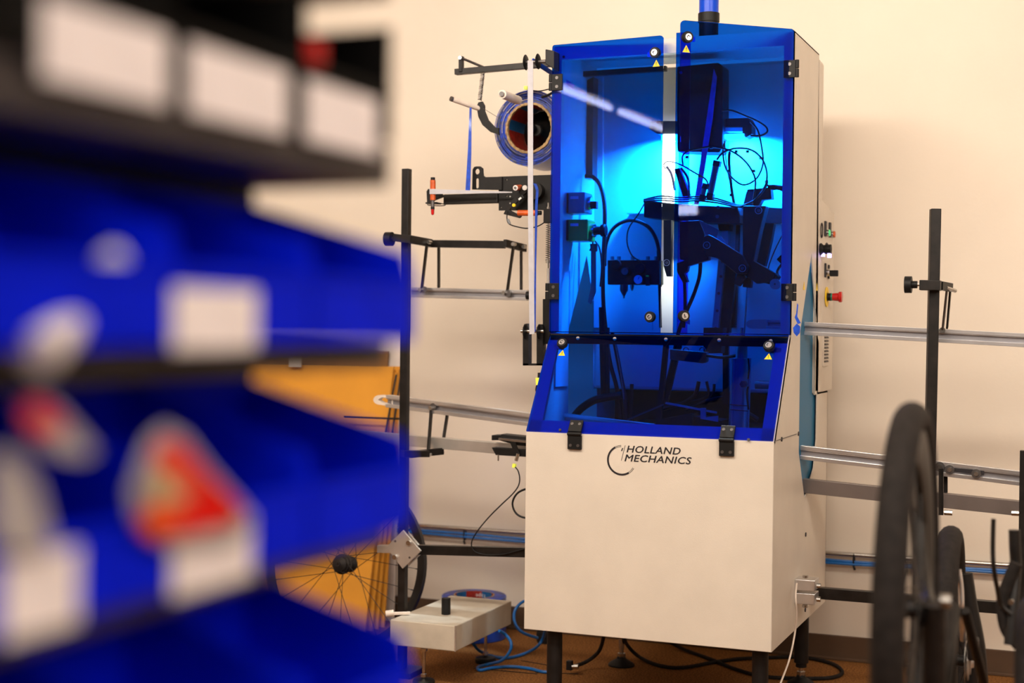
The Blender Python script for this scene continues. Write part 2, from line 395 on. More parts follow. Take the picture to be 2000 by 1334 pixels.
# a small wall lamp on the right wall, which glints in the open door
q = PP(1340, 410, hr+nr*.005, nr); d_ = ray(1340, 410); rf = d_-nr*2*d_.dot(nr); q = q+rf*((XR-.02-q.x)/rf.x)
wlp = thing('wall_lamp', q, 'small oblong lamp on the right hand wall outside the picture', 'lamp')
MB().box(XR-.03, XR, q.y-.15, q.y+.15, q.z-.045, q.z+.045).build('housing', M_white, wlp, bevel=.004)
MB().box(XR-.034, XR-.03, q.y-.085, q.y+.085, q.z-.030, q.z+.030).build('diffuser', M_strip, wlp)
# clear strip and blue sealing strip between the two doors
a = P(1300, 650, Y=4.30); b_ = P(1318, 650, Y=4.30); 
a = P(1314, 648, Y=4.285); b_ = P(1342, 648, Y=4.285)
MB().box(a.x, b_.x, 4.285, 4.289, ZD, ZT-.006).build('sealing_strip', M_acr, mc)
MB().box(-1.281, a.x+.004, 4.33, 4.333, ZD, ZT-.012).build('clear_strip', M_acrd, mc)

# slanted lower door
m = MB(); m.hexa([SL(X0+.002, .0, 0), SL(X1-.002, .0, 0), SL(X1-.002, .0, .005), SL(X0+.002, .0, .005), SL(X0+.002, 1, 0), SL(X1-.002, 1, 0), SL(X1-.002, 1, .005), SL(X0+.002, 1, .005)])
dlow = m.build('lower_door', M_acr, mc)
vS = sl.normalized()
for px, py, s in ((1100, 674, 1), (1503, 680, 1)):
    q = PP(px, py, SL(0, 0, .006), sn); knob(q, uX, vS, sn, dlow, uX*s if px > 1300 else -uX)
for px, py in ((1098, 690), (1501, 697)): warn(PP(px, py, SL(0, 0, .006), sn), uX, vS, sn, dlow)
for px, py in ((1122, 853), (1419, 864)):
    q = P(px, py, Y=YF-.008); hg = MB()
    hg.box(q.x-.022, q.x+.022, YF-.010, YF, ZM-.048, ZM-.006)
    hg.cyl((q.x-.022, YF-.010, ZM-.001), (q.x+.022, YF-.010, ZM-.001), .006, 12)
    c = SL(q.x, 0, .005); c.x = q.x
    hg.plate([[c-uX*.021, c+uX*.021, c+uX*.021+vS*.040, c-uX*.021+vS*.040]], sn*.008)
    hgo = hg.build('lower_hinge', M_plast, mc, bevel=.001)
    for sx in (-.012, .012):
        MB().cyl((q.x+sx, YF-.010, ZM-.036), (q.x+sx, YF-.012, ZM-.036), .0048, 12).build('screw', M_dsteel, hgo)
        z = c+uX*sx+vS*.026+sn*.008; MB().cyl(z, z+sn*.0015, .0048, 12).build('screw', M_dsteel, hgo)
for px, py in ((1128, 655), (1200, 654), (1300, 657), (1404, 660), (1505, 660)):
    c = P(px, py, Y=YU-.02); MB().cyl((c.x, YU-.012, ZD-.018), (c.x, YU-.018, ZD-.018), .0055, 12).build('screw', M_alu2, mc)
for px, py in ((1094, 840), (1462, 859)):
    q = PP(px, py, SL(0, 0, .006), sn); MB().cyl(q-sn*.001, q+sn*.002, .0045, 10).build('screw', M_print, mc)
MB().cyl(P(1101, 111, Y=YU-.001), P(1101, 111, Y=YU-.004), .0045, 10).build('screw', M_print, mc)
for px, py in ((1526, 858), (1559, 847), (1573, 1044), (1572, 1191)):
    q = P(px, py, X=X1); MB().cyl(q, q+uX*.003, .007, 10).build('screw', M_print, mc)
# seam between lower cabinet and slanted side
MB().bar((X1+.0008, YF+.004, ZM), (X1+.0008, YF+.004+.32, ZM), .002, .0025).build('seam', M_dsteel, mc)

# maker's name and mark on the front panel
def letters(txt, pl, pr, cap, Y, par, name, mt, shear=.22):
    vs_, fs = text_mesh(txt, 1, shear, 1.06)
    x0 = min(v.x for v in vs_); x1 = max(v.x for v in vs_); y1 = max(v.y for v in vs_); y0 = min(v.y for v in vs_)
    A = P(*pl, Y=Y); B = P(*pr, Y=Y); W = B.x-A.x
    m = MB()
    for k, (dx, dz) in enumerate(((0, 0), (-.0006, 0), (.0006, 0), (0, .0004), (0, -.0004))): m.add([(A.x+dx+(v.x-x0)/(x1-x0)*W, Y-k*.00003, A.z+dz+(v.y-y0)/(y1-y0)*cap) for v in vs_], fs)
    return m.build(name, mt, par)
pn = MB()
YT = YF-.0008
letters('HOLLAND', (1224, 883.5), (1329, 886), .0205, YT, mc, 'maker_name', M_print)
letters('MECHANICS', (1220, 900.8), (1350.5, 903), .0205, YT, mc, 'maker_name', M_print)
m = MB(); c = P(1214, 899, Y=YT)
def band(m, c, r0, r1, a0, a1, n=40):
    V = []; F = []
    for i in range(n+1):
        a = a0+(a1-a0)*i/n
        for r in (r0, r1): V.append((c.x+r*math.cos(a), YT, c.z+r*math.sin(a)))
    F = [(2*i, 2*i+1, 2*i+3, 2*i+2) for i in range(n)]; m.add(V, F)
D = math.radians
band(m, c, .0402, .0460, D(118), D(302))
for r in (.0405, .0440): band(m, c, r, r+.0012, D(92), D(118), 8); band(m, c, r, r+.0012, D(302), D(330), 8)
for (xa, ya), (xb, yb), w_ in (((1221, 870), (1213.5, 899.5), .0013), ((1216, 875), (1214, 881), .0032)):
    A = P(xa, ya, Y=YT); B = P(xb, yb, Y=YT); m.plate([[A-uX*w_/2, A+uX*w_/2, B+uX*w_/2, B-uX*w_/2]], (0, .0003, 0))
m.build('maker_mark', M_print, mc)

# signal beacon on top
bc = P(1384, 60, Y=4.60); bx, by = bc.x, 4.60
m = MB(); m.lathe((bx, by, ZT), VZ, [(0, .028), (.001, .031), (.085, .031), (.086, .0345), (.114, .0345), (.115, .031)], 28)
bea = m.build('beacon_base', M_plast, mc, smooth=True)
MB().lathe((bx, by, ZT+.115), VZ, [(0, .0315), (.052, .0315)], 28).build('beacon_lens', M_bluelens, bea, smooth=True)
MB().lathe((bx, by, ZT+.167), VZ, [(0, .031), (.001, .0345), (.03, .0345), (.036, .030), (.040, .001)], 28).build('beacon_cap', M_plast, bea, smooth=True)

# legs
for i, (x, y, slim) in enumerate(((-1.587, 4.25, 0), (-.94, 4.25, 0), (-.945, 4.90, 0), (-1.58, 4.905, 1))):
    m = MB()
    if not slim:
        m.lathe((x, y, 0), VZ, [(.265, .024), (.075, .024), (.073, .018), (.060, .018), (.060, .009)], 20)
    else: m.lathe((x, y, 0), VZ, [(.265, .010), (.06, .010)], 12)
    lg = m.build('leg', M_steel if slim else M_black, mc, smooth=True)
    m = MB(); m.cyl((x, y, .028), (x, y, .075), .008, 10); m.cyl((x, y, .030), (x, y, .045), .015, 6)
    m.build('threaded_rod', M_steel, lg)
    MB().lathe((x, y, 0), VZ, [(.001, .046), (.006, .046), (.012, .040), (.026, .016), (.034, .014), (.034, .001)], 24).build('foot_pad', M_plast, lg, smooth=True)

# control box behind the side panel with its switches
cb0, cb1 = 4.76, 5.115
m = MB(); m.box(X1-.09, X1+.0015, YR, cb1, .985, 1.60)
m.plate([[(X1+.0012, YR-.04, .985), (X1+.0012, cb1, .985), (X1+.0012, cb1, 1.585), (X1+.0012, YR+.10, 1.615), (X1+.0012, YR-.04, 1.63)]], (-.012, 0, 0))
cbx = m.build('control_box', M_white, mc, bevel=.003)
def S(px, py): return P(px, py, X=X1+.002)
def side_disc(px, py, r, t0, t1, mt, name, par, n=20, r2=None):
    q = S(px, py); return MB().cyl(q+uX*t0, q+uX*t1, r, n, 0, r2).build(name, mt, par, smooth=True)
q = S(1604, 450); MB().tube([q+Vector((.002, .016*math.cos(i*PI/10), .024*math.sin(i*PI/10))) for i in range(20)], .002, 6, closed=True).build('blank_ring', M_print, cbx)
for px, py in ((1611, 447), (1619.5, 449.5)): 
    q = S(px, py); MB().box(q.x, q.x+.006, q.y-.011, q.y+.011, q.z-.025, q.z+.026).build('legend_plate', M_print, cbx, bevel=.002)
a = side_disc(1613, 455, .0125, .004, .011, M_steel, 'push_button', cbx); side_disc(1613, 455, .0105, .011, .0145, M_green, 'button_lens', a)
a = side_disc(1622, 458, .0125, .004, .011, M_steel, 'push_button', cbx); side_disc(1622, 458, .0105, .011, .016, M_orange, 'button_lens', a)
q = S(1602, 487); m = MB(); m.lathe(q, uX, [(0, .020), (.004, .021), (.010, .015), (.012, .014), (.020, .016), (.036, .016), (.038, .001)], 20)
ks = m.build('socket_outlet', M_plast, cbx, smooth=True); MB().cyl(q+uX*.018+Vector((0, 0, .015)), q+uX*.024+Vector((0, 0, .02)), .004, 8).build('pin', M_dsteel, ks)
q2 = q+Vector((.010, 0, -.016)); MB().box(q2.x-.006, q2.x+.005, q2.y-.006, q2.y+.006, q2.z-.008, q2.z+.004).build('lamp', M_uvled, ks)
q2 = q+Vector((.030, 0, -.016)); MB().box(q2.x-.005, q2.x+.006, q2.y-.008, q2.y+.008, q2.z-.012, q2.z+.004).build('lamp', M_uvled, ks)
for px, py in ((1611, 528), (1617.5, 531)):
    q = S(px, py); MB().box(q.x, q.x+.005, q.y-.008, q.y+.008, q.z-.024, q.z+.024).build('legend_plate', M_print, cbx, bevel=.002)
a = side_disc(1613, 532, .0125, .004, .014, M_steel, 'rotary_switch', cbx)
q = S(1614, 533); MB().box(q.x+.012, q.x+.040, q.y-.004, q.y+.004, q.z-.012, q.z+.009).build('lever', M_plast, a, bevel=.002)
q = S(1614, 580); MB().lathe(q, uX, [(0, .001), (.001, .034), (.003, .034), (.004, .016)], 28).build('stop_plate', M_yellow, cbx)
es = MB().lathe(q, uX, [(.003, .013), (.015, .013), (.016, .014)], 20).build('emergency_stop', M_plast, cbx, smooth=True)
MB().cyl(q+uX*.016, q+uX*.021, .0125, 20).build('collar', M_teal, es, smooth=True)
MB().lathe(q, uX, [(.021, .0125), (.040, .014), (.043, .018), (.050, .0185), (.053, .016), (.0535, .001)], 24).build('push_cap', M_redlens, es, smooth=True)
for px, py in ((1571, 558), (1596, 560)):
    q = S(px, py)-uX*.001; MB().plate([[q+Vector((0, -.012, -.013)), q+Vector((0, .012, -.013)), q+Vector((0, 0, .013))]], (.0008, 0, 0)).build('warning_sticker', M_yellow, mc)
# vent
v0 = S(1606, 716); v1 = S(1628, 655)
MB().box(X1, X1+.006, v0.y, v0.y+.09, v0.z, v0.z+.105).build('vent_plate', M_white, cbx, bevel=.002)
for i in range(8):
    z = v0.z+.014+i*.0115
    m = MB(); m.hexa([(X1+.006, v0.y+.012, z), (X1+.010, v0.y+.012, z+.001), (X1+.010, v0.y+.078, z+.001), (X1+.006, v0.y+.078, z), (X1+.006, v0.y+.012, z+.006), (X1+.0065, v0.y+.012, z+.006), (X1+.0065, v0.y+.078, z+.006), (X1+.006, v0.y+.078, z+.006)])
    m.build('louvre', M_dsteel if False else M_print, cbx)
# flap in the right slot
cy_ = sum(y for y, z in slot)/7; cz_ = sum(z for y, z in slot)/7
MB().plate([[(X1-.012, cy_+(y-cy_)*1.15, cz_+(z-cz_)*1.08) for y, z in slot]], (.003, 0, 0)).build('slot_flap', M_flap, mc)

# ---------------- inside the machine
YI = 4.86
MB().box(X0+.006, X1-.006, YI, YI+.004, 1.58, 1.845).build('inner_back', M_inner, mc)
MB().box(X0+.006, X1-.006, YI-.012, YI-.002, 1.84, ZT-.01).build('shaded_upper_panel', M_innershade, mc, bevel=.003)  # darker grey stands in for the zone the downward lamps leave unlit
MB().box(X0+.13, X1-.006, YI-.01, YI-.006, 1.0, 1.585).build('inner_back', M_inner, mc, bevel=.002)
MB().box(X0+.13, X1-.006, YI-.10, YI+.004, 1.582, 1.587).build('inner_ledge', M_inner, mc)
MB().box(X0+.02, X1-.02, 4.99, 4.994, ZB+.01, 1.0).build('inner_dark_back', M_black, mc)
MB().box(X0+.004, X0+.008, YU+.03, 4.53, 1.0, ZT-.02).build('inner_liner', M_inner, mc)
MB().box(X1-.008, X1-.005, YU+.03, 4.53, ZD, ZT-.02).build('inner_liner', M_inner, mc)
# top inner valance
# left inner post with dark cable chain
def inplate(name, pts, Y, th, mt, par=mc, holes=None, bevel=0):
    return MB().plate([pp(pts, Y)]+([pp(h, Y) for h in holes] if holes else []), (0, th, 0)).build(name, mt, par, bevel=bevel)
inplate('inner_post', [(1160, 640), (1177, 640), (1177, 150), (1172, 144), (1160, 144)], 4.79, .03, M_inner)
inplate('cable_chain', [(1127, 168), (1159, 150), (1157, 344), (1143, 346)], 4.70, .05, M_black)
inplate('limit_switch', [(1122, 118), (1129, 116), (1131, 140), (1123, 142)], 4.62, .03, M_plast)
inplate('arm', [(1126, 140), (1300, 128), (1300, 138), (1126, 150)], 4.66, .02, M_black)
# switch boxes on the left side
def swbox(px0, py0, px1, py1, mt, knobdx):
    a = P(px0, py1, Y=4.50); b_ = P(px1, py0, Y=4.50)
    o = MB().box(a.x, b_.x, 4.50, 4.58, a.z, b_.z).build('switch_box', mt, mc, bevel=.004)
    MB().box(a.x+.016+.012, a.x+.056, 4.499, 4.5, b_.z-.022, b_.z-.013).build('legend', M_wprint, o)
    MB().box(a.x, a.x+.022, 4.498, 4.5, a.z+.003, b_.z-.003).build('cover_side', M_plast, o, bevel=.002)
    c = Vector((b_.x, 4.54, (a.z+b_.z)/2))
    k = MB().cyl(c, c+uX*.012, .022, 16).build('switch_collar', M_steel, o, smooth=True)
    if knobdx < .03: MB().box(c.x+.010, c.x+.03, 4.53, 4.55, c.z-.018, c.z+.006).build('switch_lever', M_plast, k, bevel=.002)
    else: MB().lathe(c, uX, [(.01, .014), (.03, .014), (.034, .020), (.046, .021), (.05, .018), (.05, .001)], 20).build('push_cap', M_plast, k, smooth=True)
swbox(1098, 375, 1142, 417, M_gbox, .02); swbox(1098, 428, 1148, 471, M_ybox, .05)
# hoses inside
def hose(pts, Y, r, mt=M_plast, par=mc, name='hose', smooth=5, dy=0):
    P3 = [P(p[0], p[1], Y=(p[2] if len(p) > 2 else Y)) for p in pts]
    return MB().tube(P3, r, 8, smooth=smooth).build(name, mt, par, smooth=True)
hose([(1143, 344), (1158, 346), (1172, 362), (1180, 395), (1181, 440), (1178, 520), (1179, 600), (1190, 700), (1205, 760), (1215, 840)], 4.66, .0075)
hose([(1181, 520), (1183, 480), (1198, 446), (1230, 430), (1262, 440), (1280, 464), (1288, 500), (1289, 560)], 4.72, .0065)
hose([(1260, 395), (1247, 418), (1228, 446), (1225, 475), (1235, 500), (1252, 510)], 4.68, .0025)
hose([(1155, 465), (1170, 482), (1175, 520), (1172, 560)], 4.62, .003); hose([(1150, 460), (1158, 475), (1152, 490)], 4.6, .003)
hose([(1118, 818), (1135, 798), (1160, 782), (1185, 776), (1215, 772)], 4.60, .013)
hose([(1176, 600), (1178, 700), (1180, 775)], 4.64, .012)
# swing bracket hanging on left
inplate('swing_bracket', [(1152, 476), (1166, 476), (1166, 490), (1163, 492), (1163, 570), (1153, 594), (1148, 590), (1154, 560), (1154, 492)], 4.58, .008, M_dsteel)
# air preparation unit
au = inplate('valve_block', [(1186, 508), (1288, 508), (1288, 556), (1186, 556)], 4.70, .05, M_black, bevel=.003)
def gauge(px, py, r, Y, par, face):
    c = P(px, py, Y=Y); m = MB(); m.lathe(c, nF, [(-.02, r*.7), (-.012, r), (.004, r), (.005, r*.86)], 24, 0); m.cyl(c+nF*.002, c+nF*.004, r*.88, 24, 1)
    o = m.build('pressure_gauge', [M_plast, face], par, smooth=True)
    MB().bar(c+nF*.005, c+nF*.005+Vector((r*.3, 0, r*.6)), .001, .002, up=(0, 1, 0)).build('needle', M_print, o)
gauge(1247, 546, .0175, 4.69, au, M_wprint); gauge(1250, 525, .018, 4.695, au, M_plast); gauge(1203, 517, .017, 4.69, au, M_plast); gauge(1221, 530, .014, 4.68, au, M_dsteel)
c = P(1217, 556, Y=4.70); MB().lathe((c.x, 4.71, c.z), -VZ, [(0, .014), (.02, .014), (.024, .011), (.034, .006), (.04, .003), (.046, .003)], 16).build('filter_bowl', M_dsteel, au, smooth=True)
c = P(1233, 556, Y=4.70); MB().lathe((c.x, 4.71, c.z), -VZ, [(0, .008), (.012, .006), (.02, .003)], 12).build('drain', M_steel, au, smooth=True)
for px in (1192, 1205, 1232, 1262, 1278): c = P(px, 505, Y=4.70); MB().cyl((c.x, 4.72, c.z-.004), (c.x, 4.72, c.z+.008), .007, 8).build('fitting', M_dsteel, au)
c = P(1265, 539, Y=4.69); MB().box(c.x-.005, c.x+.004, 4.686, 4.69, c.z-.002, c.z+.002).build('indicator', M_led, au)
inplate('display', [(1261, 535), (1269, 535), (1269, 558), (1261, 558)], 4.692, .004, M_plast, au)

# dark motor cover behind right door
inplate('motor_cover', [(1322, 130), (1402, 122), (1411, 128), (1411, 288), (1405, 298), (1322, 296)], 4.66, .09, M_black, bevel=.004)
c = P(1330, 142, Y=4.659); MB().cyl(c, c+nF*.002, .005, 10).build('screw', M_wprint, mc)
inplate('blue_belt', [(1394, 135), (1400, 150), (1392, 230), (1365, 400), (1355, 400), (1376, 260)], 4.64, .003, M_tape)
# light bars
def lightbar(h, l, Y, name):
    o = inplate('lamp_housing', h, Y, .06, M_black, bevel=.002)
    a = P(l[0], l[3], Y=Y-.01); b_ = P(l[2], l[1], Y=Y-.01)
    MB().box(a.x, b_.x, Y-.012, Y+.05, a.z, b_.z).build('lamp_face', M_lampface, o)
    L = area('machine_light', ((a.x+b_.x)/2, Y+.02, a.z-.004), b_.x-a.x, .05, 84, (.80, .93, 1), ((a.x+b_.x)/2, Y+.20, a.z-.32)); L.data.spread = D(158)
    return o
lightbar([(1268, 236), (1330, 236), (1330, 262), (1284, 262), (1268, 252)], (1292, 263, 1330, 274), 4.70, 'a')
lightbar([(1408, 232), (1462, 230), (1468, 240), (1468, 262), (1456, 269), (1450, 262), (1450, 248), (1408, 248)], (1408, 261, 1452, 271), 4.70, 'b')
inplate('diffuser', [(1409, 249), (1450, 249), (1450, 257), (1409, 257)], 4.70, .03, M_alu)
# main crossbeam with cables on top
cbm = inplate('crossbeam', [(1257, 390), (1345, 400), (1440, 404), (1445, 420), (1445, 436), (1345, 434), (1257, 424)], 4.66, .09, M_black, bevel=.003)
inplate('crossbeam_end', [(1440, 402), (1536, 407), (1536, 436), (1440, 434)], 4.74, .05, M_black)
for px, py in ((1403, 405), (1401, 423), (1432, 404)): c = P(px, py, Y=4.659); MB().cyl(c, c+nF*.004, .006, 10).build('bolt', M_dsteel, cbm)
for dy in (0, 4, 8):
    hose([(1257, 390+dy/2), (1290, 383+dy), (1330, 386+dy), (1360, 384+dy), (1400, 388+dy), (1440, 400+dy/2), (1460, 398), (1480, 385), (1500, 360-dy)], 4.63-.003*dy, .0028)
inplate('bracket', [(1316, 330), (1327, 328), (1350, 388), (1335, 390)], 4.68, .02, M_black)
# cable loops
hose([(1334, 322), (1333, 305), (1345, 295), (1370, 289), (1395, 287), (1430, 296), (1458, 318), (1475, 350), (1472, 390)], 4.60, .0032)
hose([(1400, 312), (1412, 298), (1435, 290), (1465, 292), (1488, 310), (1498, 340), (1492, 370), (1470, 395)], 4.585, .0032)
hose([(1411, 216), (1430, 216), (1455, 226), (1478, 236), (1496, 248), (1498, 258), (1485, 265), (1466, 265)], 4.62, .0030)
hose([(1466, 238), (1480, 255), (1488, 290), (1490, 320), (1478, 348), (1455, 361), (1435, 352), (1418, 330), (1412, 300), (1414, 280)], 4.62, .0030)
hose([(1300, 330), (1296, 322), (1306, 315), (1330, 322), (1358, 338), (1378, 350), (1384, 364)], 4.60, .0028)
hose([(1302, 325), (1312, 342), (1318, 372)], 4.58, .005, M_dsteel); hose([(1330, 328), (1344, 350), (1346, 384)], 4.60, .004)
hose([(1425, 296), (1424, 320), (1429, 370), (1434, 400)], 4.66, .005); hose([(1415, 275), (1420, 330), (1430, 372), (1434, 396)], 4.665, .002)
hose([(1500, 364), (1513, 366), (1535, 368)], 4.66, .006)
for px, py in ((1438, 296), (1460, 296), (1486, 309), (1497, 355), (1472, 334), (1423, 334), (1342, 307), (1428, 381), (1389, 288), (1367, 344)):
    c = P(px, py, Y=4.60); MB().cyl(c-VZ*.004, c+VZ*.004, .0055, 8).build('cable_tie', M_plast, mc)
# pneumatic cylinders standing on the beam
def pcyl(p, q, r, Y, mt=M_dsteel):
    A = P(*p, Y=Y); B = P(*q, Y=Y); o = MB().cyl(A, B, r, 14).build('air_cylinder', mt, mc, smooth=True)
    d = (B-A).normalized()
    for e, s in ((A, 1), (B, -1)): MB().bar(e-d*.006*s, e+d*.012*s, r*2.5, r*2.5).build('end_block', M_black, o)
    sd = d.cross(Vector((0, 1, 0)))
    MB().cyl(A+sd*r*1.15, B+sd*r*1.15, .003, 8).build('tie_rod', M_alu, o)
pcyl((1387, 385), (1401, 318), .009, 4.62); pcyl((1372, 388), (1378, 362), .007, 4.60)
inplate('valve_head', [(1459, 370), (1505, 366), (1507, 388), (1488, 390), (1480, 404), (1452, 404), (1460, 382)], 4.67, .04, M_black)
inplate('sensor_head', [(1458, 374), (1472, 374), (1468, 402), (1451, 402)], 4.65, .02, M_dsteel)
pcyl((1508, 366), (1532, 369), .006, 4.66, M_plast)
# robot arms
inplate('right_arm', [(1451, 402), (1496, 402), (1484, 450), (1470, 520), (1461, 544), (1447, 530), (1450, 500)], 4.56, .05, M_black, bevel=.003)
inplate('rear_arm', [(1478, 436), (1512, 436), (1506, 470), (1494, 520), (1478, 512)], 4.70, .03, M_black)
inplate('left_arm', [(1327, 432), (1366, 430), (1375, 452), (1384, 496), (1345, 512), (1327, 506)], 4.60, .05, M_black, bevel=.003)
lk = inplate('link_arm', [(1374, 462), (1384, 458), (1396, 464), (1450, 498), (1462, 520), (1458, 534), (1440, 536), (1400, 504), (1380, 500), (1372, 482)], 4.54, .02, M_black, bevel=.003)
inplate('gripper', [(1462, 510), (1470, 509), (1514, 534), (1510, 548), (1490, 552), (1478, 554), (1462, 542)], 4.56, .03, M_black)
inplate('foot_plate', [(1322, 514), (1376, 496), (1384, 500), (1384, 508), (1344, 520), (1342, 530), (1336, 534), (1343, 550), (1334, 553), (1322, 530)], 4.60, .025, M_black2)
inplate('gusset', [(1366, 430), (1404, 449), (1399, 466), (1378, 458)], 4.58, .006, M_dsteel)
inplate('pulley_guard', [(1400, 460), (1408, 462), (1416, 472), (1416, 480), (1400, 468)], 4.57, .006, M_alu)
inplate('claw', [(1434, 554), (1440, 535), (1452, 535), (1455, 545), (1444, 559)], 4.56, .02, M_black2)
for px, py, rr in ((1481.5, 411, .0115), (1380.5, 479, .0115), (1450, 524, .0115), (1302, 513, .0105)):
    c = P(px, py, Y=4.535); o = MB().lathe(c, nF, [(0, rr), (.002, rr), (.002, rr*.86), (0, rr*.86)], 24).build('pivot_ring', M_alu, lk, smooth=True)
    MB().cyl(c+nF*-.001, c+nF*.003, rr*.45, 12).build('pivot_bolt', M_dsteel, lk, smooth=True)
c = P(1515, 555, Y=4.55); o = MB().cyl(c, c+nF*.012, .0165, 24).build('dial', M_gbox, mc, smooth=True); MB().cyl(c+nF*.012, c+nF*.014, .003, 8).build('dial_screw', M_print, o)
inplate('motor', [(1486, 530), (1512, 532), (1520, 540), (1508, 556), (1486, 552)], 4.57, .05, M_plast, bevel=.003)
hose([(1530, 455), (1515, 485), (1503, 515), (1500, 530)], 4.70, .002)
pcyl((1524, 508), (1528, 504), .007, 4.66); hose([(1528, 515), (1518, 530), (1522, 545)], 4.66, .004)
# linear rail, slide and rod
o = inplate('linear_rail', [(1403, 508), (1415, 508), (1402, 650), (1390, 650)], 4.72, .02, M_alu)
for px, py in ((1408, 540), (1404, 573), (1401, 607), (1398, 641), (1411, 511)): c = P(px, py, Y=4.719); MB().cyl(c, c+nF*.002, .005, 10).build('bolt', M_dsteel, o)
inplate('slide_shadow_bar', [(1418, 508), (1440, 508), (1424, 650), (1404, 650)], 4.75, .03, M_black)
inplate('slide_post', [(1438, 430), (1444, 430), (1436, 640), (1428, 640)], 4.78, .02, M_black)
inplate('column', [(1409, 440), (1422, 440), (1422, 500), (1409, 500)], 4.76, .03, M_alu); inplate('clamp_ring', [(1402, 436), (1426, 436), (1424, 450), (1404, 450)], 4.74, .05, M_plast)
pcyl((1460.5, 558), (1462, 546), .0105, 4.60, M_plast); A = P(1460, 560, Y=4.60); B = P(1451, 680, Y=4.60); MB().cyl(A, B, .0035, 10).build('piston_rod', M_steel, mc, smooth=True)
hose([(1368, 510), (1366, 540), (1355, 575), (1340, 610), (1325, 650), (1310, 720), (1294, 780)], 4.62, .0065)
hose([(1337, 552), (1338, 600), (1335, 640)], 4.60, .0055)
hose([(1285, 490), (1288, 560), (1290, 640)], 4.74, .005)
inplate('vertical_plate', [(1296, 430), (1311, 430), (1311, 540), (1302, 540), (1296, 520)], 4.62, .02, M_black)
# conveyor end seen inside at mid height
def rail(A, B, par, h=.03, w=.022, name='rail', mt=M_alu):
    """slotted aluminium profile from A to B"""
    d = (B-A).normalized(); m = MB(); s_ = d.cross(VZ).normalized(); u_ = s_.cross(d)
    if s_.y > 0: s_ = -s_
    for dz in (h*.36, -h*.36): m.bar(A+u_*dz, B+u_*dz, w, h*.28, 0)
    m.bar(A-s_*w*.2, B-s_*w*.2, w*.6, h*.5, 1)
    m.bar(A+s_*w*.32+u_*h*.18, B+s_*w*.32+u_*h*.18, w*.2, h*.05, 0)
    return m.build(name, [mt, M_web], par, bevel=.0008)
A = P(1458, 632, Y=4.62); B = P(1560, 636, Y=4.62); ie = MB(); 
arcp = [(1470+13*math.cos(a), 633-9*math.sin(a)) for a in [PI/2+i*PI/8 for i in range(9)]]
inplate('rail_tip', [(1500, 624)]+arcp+[(1500, 642)], 4.62, .02, M_gbox)
rail(P(1498, 633, Y=4.63), P(1550, 635, Y=4.63), mc, .03)
# ---- lower bay
A = P(1444, 672, Y=4.52); B = P(1440, 870, Y=4.40)
cy = MB().cyl(P(1447, 700, Y=4.46), P(1440, 880, Y=4.46), .030, 24).build('large_cylinder', M_alu, mc, smooth=True)
MB().cyl(P(1449, 676, Y=4.46), P(1448, 700, Y=4.46), .018, 20).build('cylinder_gland', M_alu2, cy, smooth=True)
for px in (1430, 1462): MB().cyl(P(px+3, 700, Y=4.43), P(px-3, 880, Y=4.43), .004, 8).build('tie_rod', M_alu, cy)
MB().cyl(P(1450, 640, Y=4.46), P(1449, 680, Y=4.46), .007, 12).build('piston_rod', M_steel, cy, smooth=True)
for py in (790, 800): MB().tube([P(1426+i*5, py+i*.4, Y=4.425) for i in range(8)], .0015, 6).build('band', M_print, cy)
c = P(1454, 750, Y=4.41); o = MB().cyl(c, c+nF*.02, .011, 6).build('flow_valve', M_dsteel, cy)
hose([(1461, 700), (1463, 720), (1461, 740)], 4.42, .0025); hose([(1461, 755), (1459, 770), (1462, 800)], 4.42, .003)
inplate('manifold', [(1308, 682), (1380, 688), (1380, 706), (1372, 710), (1308, 702)], 4.50, .03, M_dsteel, bevel=.002)
inplate('actuator', [(1374, 640), (1412, 640), (1408, 690), (1374, 690)], 4.56, .05, M_black)
hose([(1380, 694), (1410, 698), (1440, 694)], 4.50, .005)
for px in (1340, 1372): c = P(px, 684, Y=4.50); MB().tube([c+Vector((.009*math.cos(a), 0, .009*math.sin(a))) for a in [i*PI/6 for i in range(7)]], .002, 6).build('hose_loop', M_dsteel, mc)
def strut(p, q, Y, w_, mt=M_black, name='strut', Y2=None): return MB().bar(P(*p, Y=Y), P(*q, Y=Y2 or Y), w_, w_).build(name, mt, mc)
strut((1303, 655), (1286, 830), 4.55, .016); strut((1332, 655), (1300, 790), 4.60, .014); strut((1187, 640), (1187, 780), 4.62, .011)
strut((1196, 650), (1222, 780), 4.56, .010); strut((1222, 780), (1224, 850), 4.52, .010); strut((1418, 650), (1418, 790), 4.64, .018)
strut((1234, 750), (1232, 850), 4.60, .010)
hose([(1200, 660), (1212, 720), (1220, 790), (1222, 840)], 4.54, .0035, M_dsteel)
# low rail, tool plate and levers in the bottom
rail(P(1104, 817, Y=4.50), P(1274, 838, Y=4.36), mc, .032, .02)
inplate('tool_plate', [(1347, 812), (1408, 822), (1408, 850), (1380, 850), (1347, 845)], 4.46, .10, M_black2)
inplate('stop_bracket', [(1368, 797), (1378, 797), (1378, 815), (1402, 812), (1402, 824), (1368, 818)], 4.44, .008, M_alu2)
strut((1300, 787), (1400, 806), 4.5, .006, M_alu2); strut((1225, 820), (1296, 790), 4.5, .005, M_dsteel)
inplate('base_block', [(1285, 820), (1350, 808), (1355, 855), (1285, 850)], 4.44, .14, M_black2)
MB().box(X0+.15, X1-.05, 4.42, 4.95, .86, .872).build('base_plate', M_black2, mc)
hose([(1365, 745), (1358, 770), (1340, 785), (1320, 792), (1290, 800)], 4.7, .007); hose([(1380, 745), (1384, 770), (1372, 780), (1352, 785)], 4.72, .005); hose([(1395, 750), (1390, 775), (1360, 792), (1340, 800)], 4.7, .005)
